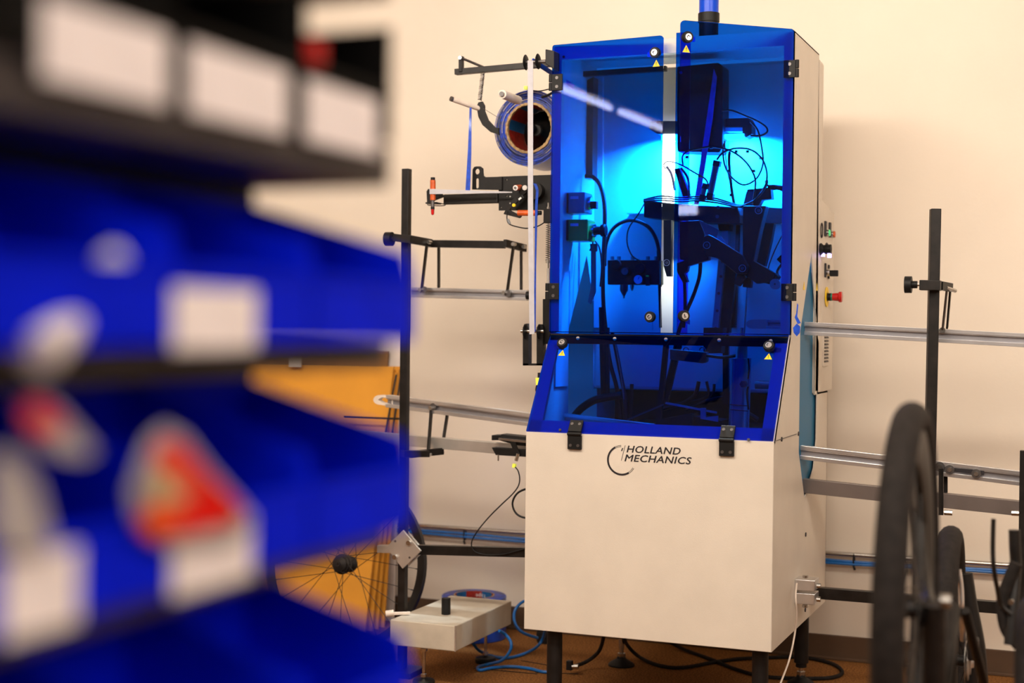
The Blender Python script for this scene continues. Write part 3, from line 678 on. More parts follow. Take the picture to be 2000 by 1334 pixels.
hose([(1380, 785), (1420, 778), (1450, 800), (1480, 820)], 4.66, .008)
# side ports
c = P(1494, 752, Y=4.60); MB().cyl(c-uX*.03, c+uX*.03, .014, 14).build('side_port', M_gbox, mc, smooth=True)

# ------------------------------------------------------------------ tape feeder on the left side of the machine
tf = thing('tape_feeder', P(1075, 400, Y=4.45), 'black tape feeding arms with rollers bolted to the left side of the machine', 'tape feeder')
Yt = 4.45
# top arm
m = MB(); m.bar(P(890, 141, Y=Yt), P(1082, 124, Y=Yt), .022, .019)
ta = m.build('upper_arm', M_black2, tf, bevel=.001)
MB().bar(P(1040, 118, Y=4.34), P(1120, 170, Y=4.52), .006, .014).build('brace', M_tape, ta)
m = MB(); m.bar(P(901, 110, Y=Yt-.005), P(901, 141, Y=Yt-.005), .012, .020); m.cyl(P(901, 142, Y=Yt), P(901, 146, Y=Yt), .005, 8); m.build('upright', M_black, ta, bevel=.001)
MB().cyl(P(903, 114, Y=Yt-.01), P(960, 138, Y=Yt+.08), .0045, 8).build('rod', M_dsteel, ta, smooth=True)
c = P(899, 113, Y=Yt-.018); MB().cyl(c, c+nF*.004, .0065, 12).build('bolt', M_steel, ta)
# bearing block and top spool
inplate('bearing_block', [(1065, 96), (1082, 99), (1082, 135), (1065, 125)], 4.33, .05, M_black, tf, bevel=.002)
A = P(1022, 122, Y=4.335); B = P(1066, 120, Y=4.335)
spool = MB().cyl(A, B, .006, 12).build('spool_shaft', M_dsteel, tf, smooth=True)
for px, py in ((1027, 122), (1051, 120)):
    c = P(px, py, Y=4.335); MB().lathe(c-uX*.002, uX, [(0, .001), (0, .022), (.002, .025), (.004, .022), (.004, .001)], 28).build('flange', M_plast, spool, smooth=True)
# spring, curved arm and guide rollers
inplate('curved_arm', [(931, 208), (934, 200), (942, 198), (946, 206), (946, 216), (953, 234), (966, 248), (974, 250), (974, 263), (958, 258), (942, 244), (934, 228)], 4.46, .008, M_black, tf)
A = P(943, 143, Y=4.45); B = P(937, 196, Y=4.45); sp = MB(); n_ = 90
sp.tube([A+(B-A)*(i/n_)+Vector((.0065*math.cos(i*1.2), .0065*math.sin(i*1.2), 0)) for i in range(n_+1)], .0016, 5)
sp.build('tension_spring', M_dsteel, tf)
A = P(884, 194, Y=4.38); B = P(938, 213, Y=4.47); r1 = MB().cyl(A, B, .0085, 14).build('guide_roller', M_nylon, tf, smooth=True); MB().cyl(A+(A-B)*.07, A, .0085, 14).build('end_cap', M_dsteel, r1)
A = P(981, 184, Y=4.28); B = P(1012, 196, Y=4.42); r2_ = MB().cyl(A, B, .014, 16).build('guide_roller', M_nylon, tf, smooth=True); MB().cyl(A+(A-B)*.05, A, .008, 12).build('end_bolt', M_dsteel, r2_, smooth=True)
MB().tube([P(944, 212, Y=4.46), P(972, 229, Y=4.46)], .0008, 5).build('wire', M_dsteel, tf)
hose([(1030, 176), (1050, 178), (1064, 176), (1080, 172)], 4.5, .002, par=tf); hose([(1058, 190), (1070, 186), (1084, 178)], 4.5, .0045, par=tf)
c = P(1027, 172, Y=4.42); MB().box(c.x-.005, c.x+.005, 4.415, 4.43, c.z-.004, c.z+.006).build('marker', M_led, tf)
# lower plates
Yp = 4.46
hole1 = [(932+4.6*math.cos(i*PI/8), 335-5.6*math.sin(i*PI/8)) for i in range(16)]
hole2 = [(932+3*math.cos(a), 351-3*math.sin(a)) for a in [i*PI/6 for i in range(7)]]+[(932+3*math.cos(a), 365-3*math.sin(a)) for a in [PI+i*PI/6 for i in range(7)]]
corner = [(922, 370), (923, 331), (926, 326), (931, 325), (938, 325), (943, 329), (944, 343), (948, 346), (980, 345), (980, 371)]
inplate('slotted_bracket', corner, Yp, .006, M_black, tf, holes=[hole1, hole2])
bp = inplate('mounting_plate', [(974, 345), (1085, 341), (1085, 410), (974, 411)], Yp+.008, .010, M_black, tf, holes=[[(989+1.6*math.cos(a), 351-1.6*math.sin(a)) for a in [i*PI/4 for i in range(8)]], [(989+1.6*math.cos(a), 383-1.6*math.sin(a)) for a in [i*PI/4 for i in range(8)]], [(978+1.6*math.cos(a), 405-1.6*math.sin(a)) for a in [i*PI/4 for i in range(8)]]])
MB().bar(P(868, 390, Y=Yp+.01), P(974, 387, Y=Yp+.01), .020, .034).build('lower_arm', M_black2, tf, bevel=.003)
m = MB(); m.plate([pp([(833, 374), (836, 369), (846, 369), (858, 372), (868, 384), (850, 391), (842, 396), (834, 396)], Yp)], (0, .006, 0)); m.box(P(831, 396, Y=4.43).x, P(852, 396, Y=4.43).x, 4.43, 4.47, P(831, 398, Y=4.43).z, P(831, 395, Y=4.43).z)
m.build('end_bracket', M_black, tf)
hose([(852, 396), (860, 397), (870, 400), (862, 402), (838, 401), (835, 398)], 4.44, .0015, M_black, tf, 'wire')
def vroller(px, y0, y1, r, Y): return MB().cyl(P(px, y1, Y=Y), P(px, y0, Y=Y), r, 18)
o = vroller(845.5, 352, 391, .0092, 4.42).build('orange_roller', M_orange, tf, smooth=True)
vroller(845.5, 346.5, 352, .0075, 4.42).build('top_cap', M_plast, o); vroller(845, 391, 404, .006, 4.42).build('spindle', M_dsteel, o); vroller(845, 404, 409, .0065, 4.42).build('collar', M_plast, o)
MB().lathe(P(845, 408, Y=4.42), -VZ, [(0, .0055), (.012, .0055), (.018, .0048), (.021, .001)], 16).build('red_tip', M_redlens, o, smooth=True)
o = MB().cyl(P(1012, 416, Y=4.40), P(1050, 416, Y=4.40), .0095, 18).build('orange_roller', M_orange, tf, smooth=True); MB().cyl(P(1050, 416, Y=4.40), P(1057, 416, Y=4.40), .0072, 14).build('end_cap', M_plast, o, smooth=True)
o = MB().cyl(P(1007, 367, Y=4.39), P(1016, 366, Y=4.46), .0092, 18).build('orange_roller', M_orange, tf, smooth=True); c = P(1007, 367, Y=4.39); MB().cyl(c, c+nF*.002, .0085, 16).build('white_ring', M_wprint, o); MB().cyl(c, c+nF*.006, .0040, 10).build('bolt', M_dsteel, o)
# lever arm
lv = inplate('lever_arm', [(1027, 359), (1034, 364), (1032, 371), (1012, 392), (995, 410), (1018, 422), (1014, 426), (983, 418), (992, 400), (1012, 376), (1020, 362)], Yp-.03, .01, M_black, tf, bevel=.001)
c = P(1026, 367, Y=Yp-.032); MB().cyl(c, c+nF*.006, .0085, 16).build('pivot_bolt', M_alu2, lv, smooth=True)
c = P(1045, 373, Y=Yp-.01); MB().cyl(c+nF*-.02, c+nF*.01, .028, 24).build('drum', M_black2, tf, smooth=True)
MB().bar(P(1012, 392, Y=Yp-.045), P(1023, 383, Y=Yp-.045), .012, .016).build('sensor', M_plast, lv, bevel=.002)
MB().bar(P(1013, 390, Y=Yp-.053), P(1018, 386, Y=Yp-.053), .001, .006).build('sensor_legend', M_wprint, lv)
c = P(1005, 401, Y=Yp-.035); MB().cyl(c, c+nF*.008, .0055, 10).build('brass_screw', M_yellow, lv)
for px, py in ((997, 384), (997, 397)): c = P(px, py, Y=Yp-.033); MB().cyl(c, c+nF*.003, .003, 8).build('screw', M_steel, lv)
hose([(992, 413), (990, 425), (994, 437), (1010, 443), (1030, 446), (1050, 442), (1064, 434)], 4.42, .002, par=tf, name='cable')
MB().bar(P(992, 428, Y=4.42), P(996, 437, Y=4.42), .006, .006).build('cable_sleeve', M_gbox, tf)
# spring plunger
m = MB(); a = P(1063, 436, Y=4.42); b_ = P(1078, 408, Y=4.42); m.box(a.x, b_.x, 4.41, 4.44, a.z, b_.z); pl_ = m.build('plunger_block', M_black, tf, bevel=.002)
vroller(1071, 396, 526, .0032, 4.42).build('plunger_rod', M_steel, pl_, smooth=True); vroller(1071, 404, 409, .0055, 4.42).build('nut', M_steel, pl_)
A = P(1071, 438, Y=4.42); B = P(1070, 508, Y=4.42)
MB().tube([A+(B-A)*(i/140)+Vector((.0075*math.cos(i*.75), .0075*math.sin(i*.75), 0)) for i in range(141)], .0011, 5).build('coil_spring', M_dsteel, pl_)
vroller(1070.5, 508, 514, .0085, 4.42).build('collar', M_steel, pl_); vroller(1071, 524, 555, .005, 4.42).build('sleeve', M_alu2, pl_, smooth=True)
# bottom fork with roller
o = inplate('side_bar', [(1060, 584), (1076, 584), (1076, 672), (1060, 672)], 4.42, .02, M_black, tf, bevel=.001)
inplate('fork_cheek', [(1021, 640), (1024, 633), (1029, 632), (1032, 640), (1032, 714), (1021, 714)], 4.40, .03, M_black, tf)
inplate('fork_cheek', [(1048, 640), (1052, 633), (1058, 634), (1060, 640), (1060, 714), (1048, 714)], 4.40, .03, M_black, tf)
inplate('fork_base', [(1021, 710), (1060, 710), (1060, 714), (1021, 714)], 4.40, .03, M_black, tf)
c0 = P(1018, 647, Y=4.40); c1 = P(1062, 647, Y=4.40); o = MB().cyl(c0, c1, .006, 12).build('roller_shaft', M_steel, tf, smooth=True)
for px in (1027, 1054): c = P(px, 648, Y=4.40); MB().lathe(c-uX*.003, uX, [(0, .001), (0, .022), (.002, .024), (.004, .022), (.004, .001)], 28).build('flange', M_plast, o, smooth=True)
# ribbons
def ribbon(name, pts, Y, th, mt, label, grp=None):
    o = MB().plate([[P(p[0], p[1], Y=(p[2] if len(p) > 2 else Y)) for p in pts]], (0, th, 0)).build(name, mt)
    return tag(o, label, 'tape')
ribbon('tape_ribbon', [(1030.5, 118), (1041, 118), (1041, 400), (1044, 652), (1034, 653), (1031, 400)], 4.312, .0015, M_ribbon, 'long white ribbon hanging between the upper spool and the lower fork roller')
ribbon('tape_ribbon', [(917, 210), (921, 210), (920.5, 300), (918, 372), (909, 372), (914, 290)], 4.43, .0012, M_tape, 'narrow blue ribbon running down from the white guide roller to the lower arm')
o = MB().plate([pp([(1042, 358), (1048, 359), (1052, 370), (1050, 400), (1047, 520), (1046, 648), (1042, 648), (1044, 520), (1045, 400), (1047, 372)], 4.39)], (0, .0015, 0)).build('tape_ribbon', M_tape); tag(o, 'blue ribbon running over the black drum and down behind the white ribbon', 'tape')
A = P(838, 370, Y=4.409); m = MB(); q1 = [P(839, 369, Y=4.41), P(851, 369, Y=4.41), P(851, 379, Y=4.41), P(839, 379, Y=4.41)]
m.plate([q1], (0, .0012, 0)); m.plate([[P(851, 369.5, Y=4.41), P(1000, 374.5, Y=4.43), P(1000, 376.5, Y=4.43), P(851, 379, Y=4.41)]], (0, .0012, 0))
tag(m.build('tape_ribbon', M_ribbon), 'white twisted ribbon stretched sideways from the upright orange roller', 'tape')

# the big roll of blue film
rc = P(1034, 250, Y=4.62); R_ = .129
ro = thing('tape_roll', rc, 'large roll of blue film on a ragged brown cardboard core left of the machine', 'tape roll')
dirR = Vector((.0, 1, 0))
m = MB(); m.lathe(rc, dirR, [(0, R_-.012), (0, R_), (.17, R_), (.17, .086), (0, .086), (0, R_-.012)], 64, ms=[1, 0, 1, 1, 1]); 
m.build('film', [M_tape, M_tapeside], ro, smooth=True)
for r_ in (.096, .103, .110, .117, .1235):
    n_ = 60; MB().tube([rc+Vector(((r_+random.uniform(-.0012, .0012))*math.cos(2*PI*i/n_), -.0008+random.uniform(-.001, .001), (r_+random.uniform(-.0012, .0012))*math.sin(2*PI*i/n_))) for i in range(n_)], .0010, 4, closed=True).build('film_layer', M_tapeside if r_ > .1 else M_tape, ro)
for mt_, k_ in ((M_nylon, 9), (M_tapeside, 14), (M_gbox, 12), (M_print, 12)):
    m = MB()
    for _ in range(k_):
        r_ = random.uniform(.093, .127); a0 = random.uniform(0, 2*PI); ln = random.uniform(.2, 1.3)
        m.tube([rc+Vector((r_*math.cos(a0+ln*i/10), -.0015, r_*math.sin(a0+ln*i/10))) for i in range(11)], random.uniform(.0006, .0015), 4)
    m.build('torn_film_edge', mt_, ro)['kind'] = 'stuff'
m = MB(); n_ = 72; prof = []
V = []; F = []
for i in range(n_):
    a = 2*PI*i/n_; ro1 = .0865+random.uniform(-.001, .0015); ri = .0785+random.uniform(-.0015, .0015); y_ = -.004+random.uniform(-.002, .001)
    for rr, yy in ((ro1, 0), (ro1, y_), (ri, y_), (.0795, .01), (.0795, .17), (.086, .17)): V.append(rc+Vector((rr*math.cos(a), yy, rr*math.sin(a))))
for i in range(n_):
    j = (i+1) % n_
    for k in range(5): F.append((i*6+k, j*6+k, j*6+k+1, i*6+k+1))
    
m.add(V, F); m.m = [(0 if k % 5 < 3 else (1 if (k//5) in range(8, 20) or (k//5) in range(24, 31) or (k//5) in range(36, 60) else 2)) for k in range(len(m.f))]
m.build('core', [M_core, M_red, M_cblue], ro)
MB().lathe(rc+Vector((0, .06, 0)), dirR, [(0, .001), (0, .018), (.004, .022), (.012, .022), (.03, .03), (.085, .0775), (.100, .0775)], 28).build('hub_cone', M_black, ro, smooth=True)
MB().lathe(rc+Vector((-.010, .03, .004)), dirR, [(0, .001), (.002, .010), (.006, .014), (.012, .016), (.03, .015)], 20).build('hub_knob', M_plast, ro, smooth=True)

# ------------------------------------------------------------------ conveyor with stand on the left
YC = 4.69
cl = thing('wheel_conveyor', P(795, 1320, Y=4.47), 'aluminium wheel conveyor on a black square post entering the machine from the left', 'conveyor')
a = P(794.5, 330, Y=4.47); pt = Vector((a.x, 4.47, a.z)); pw = .0265
MB().box(pt.x-pw/2, pt.x+pw/2, 4.47-pw/2, 4.47+pw/2, .02, pt.z).build('post', M_black2, cl, bevel=.002)
MB().box(pt.x-.06, pt.x+.06, 4.41, 4.53, 0, .02).build('post_foot', M_black2, cl, bevel=.002)
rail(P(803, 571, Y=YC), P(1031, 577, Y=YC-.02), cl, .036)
c = P(1033, 577, Y=YC-.03); MB().cyl(c-uX*.008, c+uX*.006, .014, 16).build('end_cap', M_plast, cl, smooth=True)
# upper hanger frame
A = P(770, 464, Y=4.43); B = P(800, 466, Y=4.43); Cc = P(838, 472, Y=4.62); Dd = P(985, 478, Y=4.62); Ee = P(1025, 485, Y=4.72)
h1 = MB().bar(A, P(803, 468, Y=4.43), .02, .026).build('clamp_bar', M_tape if False else M_black2, cl, bevel=.001)
c = P(760, 467, Y=4.43); m = MB(); m.cyl(c-uX*.012, c+uX*.012, .024, 20); m.cyl(c+uX*.01, P(770, 466, Y=4.43), .008, 10); m.build('clamp_knob', M_plast, h1, smooth=True)
h2 = MB().bar(P(798, 467, Y=4.46), P(842, 475, Y=4.64), .012, .028).build('hanger_arm', M_black2, cl, bevel=.001)
MB().bar(P(838, 476, Y=4.64), P(987, 478, Y=4.64), .012, .026).build('hanger_beam', M_black2, cl, bevel=.001)
MB().bar(P(986, 475, Y=4.60), P(1026, 485, Y=4.76), .012, .026).build('hanger_arm', M_black2, cl, bevel=.001)
for (p, q, Y1_, Y2_) in (((834, 476), (823, 570), 4.60, 4.66), ((857, 482), (857, 562), 4.70, 4.74), ((1003, 480), (990, 575), 4.62, 4.66), ((1018, 488), (1018, 568), 4.74, 4.74)):
    o = MB().bar(P(*p, Y=Y1_), P(*q, Y=Y2_), .006, .013, up=(0, 1, 0)).build('hanger_link', M_black2, cl)
for px, py, Y_ in ((839, 473, 4.60), (1004, 477, 4.61), (1024, 482, 4.72), (822, 566, 4.65), (985, 572, 4.65)):
    c = P(px, py, Y=Y_); MB().cyl(c-nF*.01, c+nF*.012, .0065, 8).build('bolt', M_steel, cl)
for px, py, Y_ in ((829, 566, 4.655), (992, 573, 4.655)):
    c = P(px, py, Y=Y_); MB().cyl(c, c+nF*.005, .012, 16).build('washer', M_dsteel, cl, smooth=True)
# lower rails
rl = rail(P(758, 783, Y=YC), P(1080, 825, Y=YC-.10), cl, .044, .03)
ap = [(742+13*math.cos(a), 781-9.5*math.sin(a)) for a in [PI/2+i*PI/8 for i in range(9)]]
inplate('rail_nose', [(766, 774), (742, 771.5)]+ap[1:-1]+[(742, 790.5), (766, 794)], YC-.012, .028, M_nylon, cl, holes=[[(765, 778), (745, 776), (738, 781), (745, 786), (765, 790)]])
MB().bar(P(600, 843, Y=4.66), P(1080, 884, Y=4.60), .03, .038).build('support_bar', M_alu2, cl, bevel=.001)
MB().bar(P(785, 886, Y=4.44), P(835, 886, Y=4.52), .034, .022).build('clamp_bar', M_black2, cl, bevel=.001)
MB().bar(P(800, 888, Y=4.50), P(865, 881, Y=4.62), .014, .024).build('clamp_arm', M_black2, cl, bevel=.001)
for p, q, Y1_, Y2_ in (((843, 793), (836, 887), 4.655, 4.58), ((874, 808), (862, 884), 4.72, 4.66)):
    MB().bar(P(*p, Y=Y1_), P(*q, Y=Y2_), .006, .015, up=(0, 1, 0)).build('hanger_link', M_black2, cl)
for px, py, Y_ in ((842, 797, 4.64), (838, 888, 4.56), (862, 884, 4.62)):
    c = P(px, py, Y=Y_); MB().cyl(c-nF*.01, c+nF*.010, .0075, 8).build('bolt', M_steel, cl)
c = P(847, 794, Y=4.65); MB().cyl(c, c+nF*.006, .012, 16).build('washer', M_dsteel, cl, smooth=True)
# bottom black bar and clamp plates
MB().bar(P(740, 1071, Y=4.52), P(812, 1074, Y=4.52), .03, .026).build('bottom_bar_stub', M_alu2, cl, bevel=.001)
MB().bar(P(805, 1073, Y=4.52), P(1090, 1080, Y=4.52), .028, .032).build('bottom_bar', M_black2, cl, bevel=.001)
for Y_, dx in ((4.44, 0), (4.52, 6)):
    o = inplate('clamp_plate', [(787+dx, 1035-dx*.1), (822+dx, 1076), (786+dx, 1111), (754+dx, 1069)], Y_, .008, M_alu2, cl, bevel=.001)
    if dx == 0:
        for px, py, r_ in ((799, 1060, .008), (772, 1088, .008), (772, 1057, .004), (800, 1089, .004)):
            c = P(px, py, Y=Y_); MB().cyl(c, c+nF*(.008 if r_ > .005 else .001), r_, 12).build('bolt', M_steel if r_ > .005 else M_dsteel, o)
MB().box(pt.x-.025, pt.x+.025, 4.49, 4.53, P(795, 1090, Y=4.5).z, P(795, 1060, Y=4.5).z).build('clamp_block', M_alu2, cl)
# reading head on the lower bar
o = inplate('sensor_clamp', [(960, 850), (978, 850), (978, 848), (1036, 854), (1036, 872), (1010, 870), (974, 860), (960, 860)], 4.56, .05, M_black, cl, bevel=.001)
inplate('sensor_clamp', [(960, 874), (1036, 880), (1036, 893), (968, 889)], 4.56, .05, M_black, cl, bevel=.001)
MB().bar(P(975, 857, Y=4.55), P(1034, 863, Y=4.55), .012, .008).build('sensor_body', M_steel, cl)
MB().bar(P(1000, 860, Y=4.548), P(1012, 890, Y=4.548), .018, .004, up=(0, 1, 0)).build('sensor_strap', M_black, cl)
MB().cyl(P(1012, 886, Y=4.54), P(1008, 900, Y=4.54), .006, 10).build('plug', M_steel, cl, smooth=True)
MB().bar(P(1005, 906, Y=4.54), P(1004, 913, Y=4.54), .01, .012).build('plug_light', M_led, cl)
MB().cyl(P(973, 888, Y=4.55), P(973, 900, Y=4.55), .003, 8).build('screw', M_steel, cl)
hs = [(1006, 912), (1012, 920), (1015, 935), (1012, 950), (1000, 966), (980, 985), (955, 1010), (932, 1038), (921, 1060), (926, 1076), (945, 1083), (980, 1083), (1010, 1076), (1040, 1068)]
tag(MB().tube(pp(hs, 4.50), .0022, 8, smooth=5).build('cable', M_plast, smooth=True), 'thin black cable drooping from the sensor on the left conveyor bar', 'cable')
tag(MB().tube([P(x_, y_, Y=4.53) for x_, y_ in [(1050, 954), (1028, 955), (1010, 964), (1001, 982), (1006, 1000), (1020, 1010), (1045, 1013)]], .0035, 8, smooth=5).build('cable', M_plast, smooth=True), 'thicker black cable looping out of the left side of the machine', 'cable')
# small sensor on the machine's left edge
o = inplate('edge_sensor', [(1050, 728), (1062, 728), (1062, 745), (1050, 745)], 4.42, .02, M_black, mc); inplate('plug_light', [(1046, 738), (1053, 738), (1052, 752), (1047, 752)], 4.41, .01, M_led, o); hose([(1049, 752), (1047, 762), (1052, 775)], 4.42, .003, par=mc, name='cable')

# ------------------------------------------------------------------ conveyor on the right
cr = thing('wheel_conveyor', P(1825, 1300, Y=4.52), 'aluminium wheel conveyor on a black square post leaving the machine on the right', 'conveyor')
YP = 4.50
pr = P(1827, 408, Y=YP); pb_ = P(1812, 1090, Y=YP); 
d_ = (pb_-pr); pb_ = pr+d_*(pr.z/abs(d_.z))
MB().bar(pr, pb_, .030, .030, up=(.36, .93, 0), roll=D(38)).build('post', M_black2, cr, bevel=.002)
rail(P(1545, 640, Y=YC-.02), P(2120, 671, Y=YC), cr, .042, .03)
o = MB().bar(P(1797, 557, Y=YP-.03), P(1838, 558, Y=YP-.03), .045, .030).build('clamp_bar', M_black2, cr, bevel=.002)
c = P(1774, 556, Y=YP-.03); m = MB(); m.cyl(c-uX*.010, c+uX*.010, .025, 20); m.cyl(c+uX*.01, c+uX*.026, .011, 12); m.build('clamp_knob', M_plast, o, smooth=True); MB().cyl(c+uX*.02, c+uX*.045, .005, 8).build('stud', M_steel, o)
MB().bar(P(1838, 558, Y=YP-.01), P(1858, 562, Y=YP+.06), .012, .026).build('clamp_arm', M_black2, cr, bevel=.001)
MB().bar(P(1850, 562, Y=YP+.03), P(1841, 645, Y=YC-.03), .006, .014, up=(0, 1, 0)).build('hanger_link', M_dsteel, cr)
MB().bar(P(1856, 568, Y=YP+.09), P(1850, 640, Y=YC+.01), .006, .012, up=(0, 1, 0)).build('hanger_link', M_black2, cr)
MB().cyl(P(1848, 562, Y=YP+.02), P(1866, 568, Y=YP+.06), .006, 8).build('bolt', M_steel, cr); c = P(1841, 645, Y=YC-.03); MB().cyl(c, c+nF*.01, .009, 12).build('bolt', M_steel, cr)
# lower rails on the right
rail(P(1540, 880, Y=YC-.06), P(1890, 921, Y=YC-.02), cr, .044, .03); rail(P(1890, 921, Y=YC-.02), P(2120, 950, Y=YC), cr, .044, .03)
MB().bar(P(1860, 917, Y=YC-.035), P(1922, 924, Y=YC-.035), .006, .012).build('joint_bar', M_print, cr)
for px, py in ((1855, 917), (1907, 925), (1836, 911)): c = P(px, py, Y=YC-.04); o = MB().cyl(c, c+nF*.006, .0145, 16).build('washer', M_dsteel, cr, smooth=True); MB().cyl(c+nF*.006, c+nF*.013, .007, 8).build('bolt', M_steel, o)
MB().bar(P(1540, 945, Y=4.68), P(2120, 1006, Y=4.68), .03, .045).build('support_bar', M_bar, cr, bevel=.001)
MB().bar(P(1847, 930, Y=YC), P(1847, 962, Y=YC), .012, .006).build('hanger_link', M_black2, cr)
MB().bar(P(1838, 915, Y=4.6), P(1838, 1006, Y=4.6), .014, .006).build('hanger_link', M_black2, cr)
for px, py in ((1848, 1001), (1980, 1002)): c = P(px, py, Y=4.62); MB().cyl(c-uX*.006, c+uX*.018, .0085, 8).build('bolt', M_steel, cr)
q = P(2003, 880, Y=4.55); o = MB().bar(q, (q.x, 4.55, .0), .03, .03).build('post', M_black2, cr)
# bottom bar with clamp block fixed to the cabinet side
MB().bar(P(1592, 1157, Y=4.72), P(2120, 1200, Y=4.72), .028, .036).build('bottom_bar', M_black2, cr, bevel=.001)
a = P(1575, 1153, X=X1+.03)
for dz in (.021, -.021):
    o = MB().box(X1, X1+.062, a.y-.035, a.y+.035, a.z+dz-.017, a.z+dz+.017).build('clamp_block', M_alu, cr, bevel=.002)
    MB().cyl((X1+.066, a.y-.02, a.z+dz), (X1+.078, a.y-.02, a.z+dz), .008, 10).build('bolt', M_steel, o)
    MB().cyl((X1+.03, a.y-.02, a.z+dz*2.0), (X1+.03, a.y-.02, a.z+dz*2.35), .009, 8).build('bolt', M_steel, o)
tag(MB().tube([P(1556, 1140, X=X1+.02), P(1554, 1165, X=X1+.03), P(1556, 1200, X=X1+.03), P(1552, 1240, X=X1+.02), P(1541, 1290, Y=4.35), P(1524, 1336, Y=4.28), P(1515, 1365, Y=4.24)], .0028, 8, smooth=5).build('cable', M_nylon, smooth=True), 'thin pale cable hanging down the right side of the machine', 'cable')
# torn blue tape ends on the right frame edge
m = MB(); m.plate([pp([(1549, 640), (1556, 632), (1563, 638), (1562, 650), (1556, 657), (1550, 650)], 4.37)], (0, .002, 0)); m.plate([pp([(1557, 592), (1559, 596), (1557, 618), (1564, 631), (1558, 633), (1552, 620), (1555, 612)], 4.372)], (0, .0015, 0))
m.build('tape_scrap', M_tape, mc)

# ------------------------------------------------------------------ foot box and things on the floor
fb = thing('foot_box', (-2.07, 4.56, 0), 'low grey sheet metal box on levelling feet at the left of the machine', 'metal box')
bx0, bx1, by0, by1, bz0, bz1 = -2.197, -1.958, 4.32, 4.80, .133, .217
m = MB(); m.box(bx0, bx1, by0, by1, bz0, bz1); m.build('body', M_foot, fb, bevel=.003)
MB().box(bx1-.003, bx1+.0012, by0-.001, by0+.001, bz0, bz1).build('seam', M_alu2, fb)
c = P(871, 1200, Z=bz1); MB().cyl((c.x, c.y, bz1), (c.x, c.y, bz1+.056), .0155, 6).build('hex_peg', M_plast, fb, bevel=.001)
m = MB(); c = P(785, 1203, Z=bz1); m.bar((c.x-.03, c.y, bz1+.006), (c.x+.02, c.y+.02, bz1+.008), .012, .008); m.cyl((c.x-.055, c.y-.01, bz1+.004), (c.x-.03, c.y, bz1+.008), .011, 12); m.build('toggle', M_nylon, fb, smooth=True)
for x_, y_ in ((-2.095, 4.37), (-2.035, 4.75)):
    lg = MB().cyl((x_, y_, .02), (x_, y_, bz0), .0055, 10).build('leg', M_steel, fb, smooth=True)
    MB().cyl((x_, y_, bz0-.02), (x_, y_, bz0-.012), .012, 6).build('nut', M_steel, lg); MB().cyl((x_, y_, .026), (x_, y_, .036), .010, 6).build('nut', M_steel, lg)
    MB().lathe((x_, y_, 0), VZ, [(0, .001), (0, .036), (.012, .038), (.018, .034), (.022, .010), (.026, .001)], 24).build('foot_pad', M_plast, lg, smooth=True)
# tape roll on the floor
rx, ry = P(926, 1262, Z=0).x, 5.115
rx = P(926, 1166, Y=5.115).x; rh = .163; RR = .124
tr = thing('tape_roll', (rx, ry, 0), 'flat blue tape roll with red printed core on the floor behind the grey box', 'tape roll')
MB().lathe((rx, ry, 0), VZ, [(0, .078), (0, RR-.003), (.003, RR), (rh-.003, RR), (rh, RR-.004), (rh, .078), (.0, .078)], 64, ms=[0, 0, 0, 0, 1, 1]).build('film', [M_tape, M_tapeside], tr, smooth=True)
n_ = 60; V = []; F = []; MI = []
for i in range(n_):
    a = 2*PI*i/n_
    for rr, z in ((.079, rh+.001), (.074, rh+.001), (.074, 0), (.079, 0)): V.append((rx+rr*math.cos(a), ry+rr*math.sin(a), z))
for i in range(n_):
    j = (i+1) % n_
    for k in range(3):
        F.append((i*4+k, j*4+k, j*4+k+1, i*4+k+1)); MI.append(0 if k != 1 else (1 if (i % 15) < 8 else 2))
m = MB(); m.add(V, F); m.m = MI; core = m.build('core', [M_core, M_red, M_cblue], tr)
vt, ft = text_mesh('tesa', .030); vt2, ft2 = text_mesh('Tape', .022)
for V_, F_, zt in ((vt, ft, rh-.030), (vt2, ft2, rh-.010)):
    xm = (min(v.x for v in V_)+max(v.x for v in V_))/2
    MB().add([(rx+.0735*math.cos(D(92)+(v.x-xm)/.074), ry+.0735*math.sin(D(92)+(v.x-xm)/.074), zt-v.y) for v in V_], F_).build('core_print', M_wprint, core)
c = P(1065, 1255, Z=0); tag(MB().lathe((c.x, c.y, 0), VZ, [(0, .001), (0, .030), (.012, .034), (.040, .034), (.048, .028), (.048, .001)], 20).build('rubber_weight', M_rubber, smooth=True), 'squat black rubber cylinder on the floor behind the left front machine leg', 'weight')
def floor_hose(name, pts, r, mt, label, cat):
    q = [P(p[0], p[1], Z=r+.001+(p[2] if len(p) > 2 else 0)) for p in pts]
    return tag(MB().tube(q, r, 10, smooth=6).build(name, mt, smooth=True), label, cat)
floor_hose('air_hose', [(1090, 1313), (1060, 1312), (1035, 1306), (1000, 1302), (965, 1304), (938, 1309), (934, 1303), (955, 1297), (980, 1290, .03), (996, 1272, .07), (998, 1255, .10), (988, 1240, .12), (975, 1232, .14)], .0055, M_bluehose, 'blue air hose in front of the machine leg, bending up to the grey box', 'hose')
floor_hose('air_hose', [(925, 1258, .06), (935, 1270, .03), (955, 1280), (985, 1285), (1015, 1280), (1045, 1266, .01), (1060, 1248, .04), (1066, 1225, .10)], .0055, M_bluehose, 'blue air hose sweeping from under the grey box to the cabinet', 'hose')
tag(MB().tube([P(1060, 1168, Y=4.95), P(1040, 1170, Y=4.95), P(1020, 1176, Y=4.95), P(1007, 1190, Y=4.94), P(1004, 1205, Y=4.92), P(1008, 1222, Y=4.9), P(1022, 1236, Y=4.9), P(1050, 1246, Y=4.95)], .0055, 10, smooth=6).build('air_hose', M_bluehose, smooth=True), 'blue air hose looping out between the grey box corner and the cabinet', 'hose')
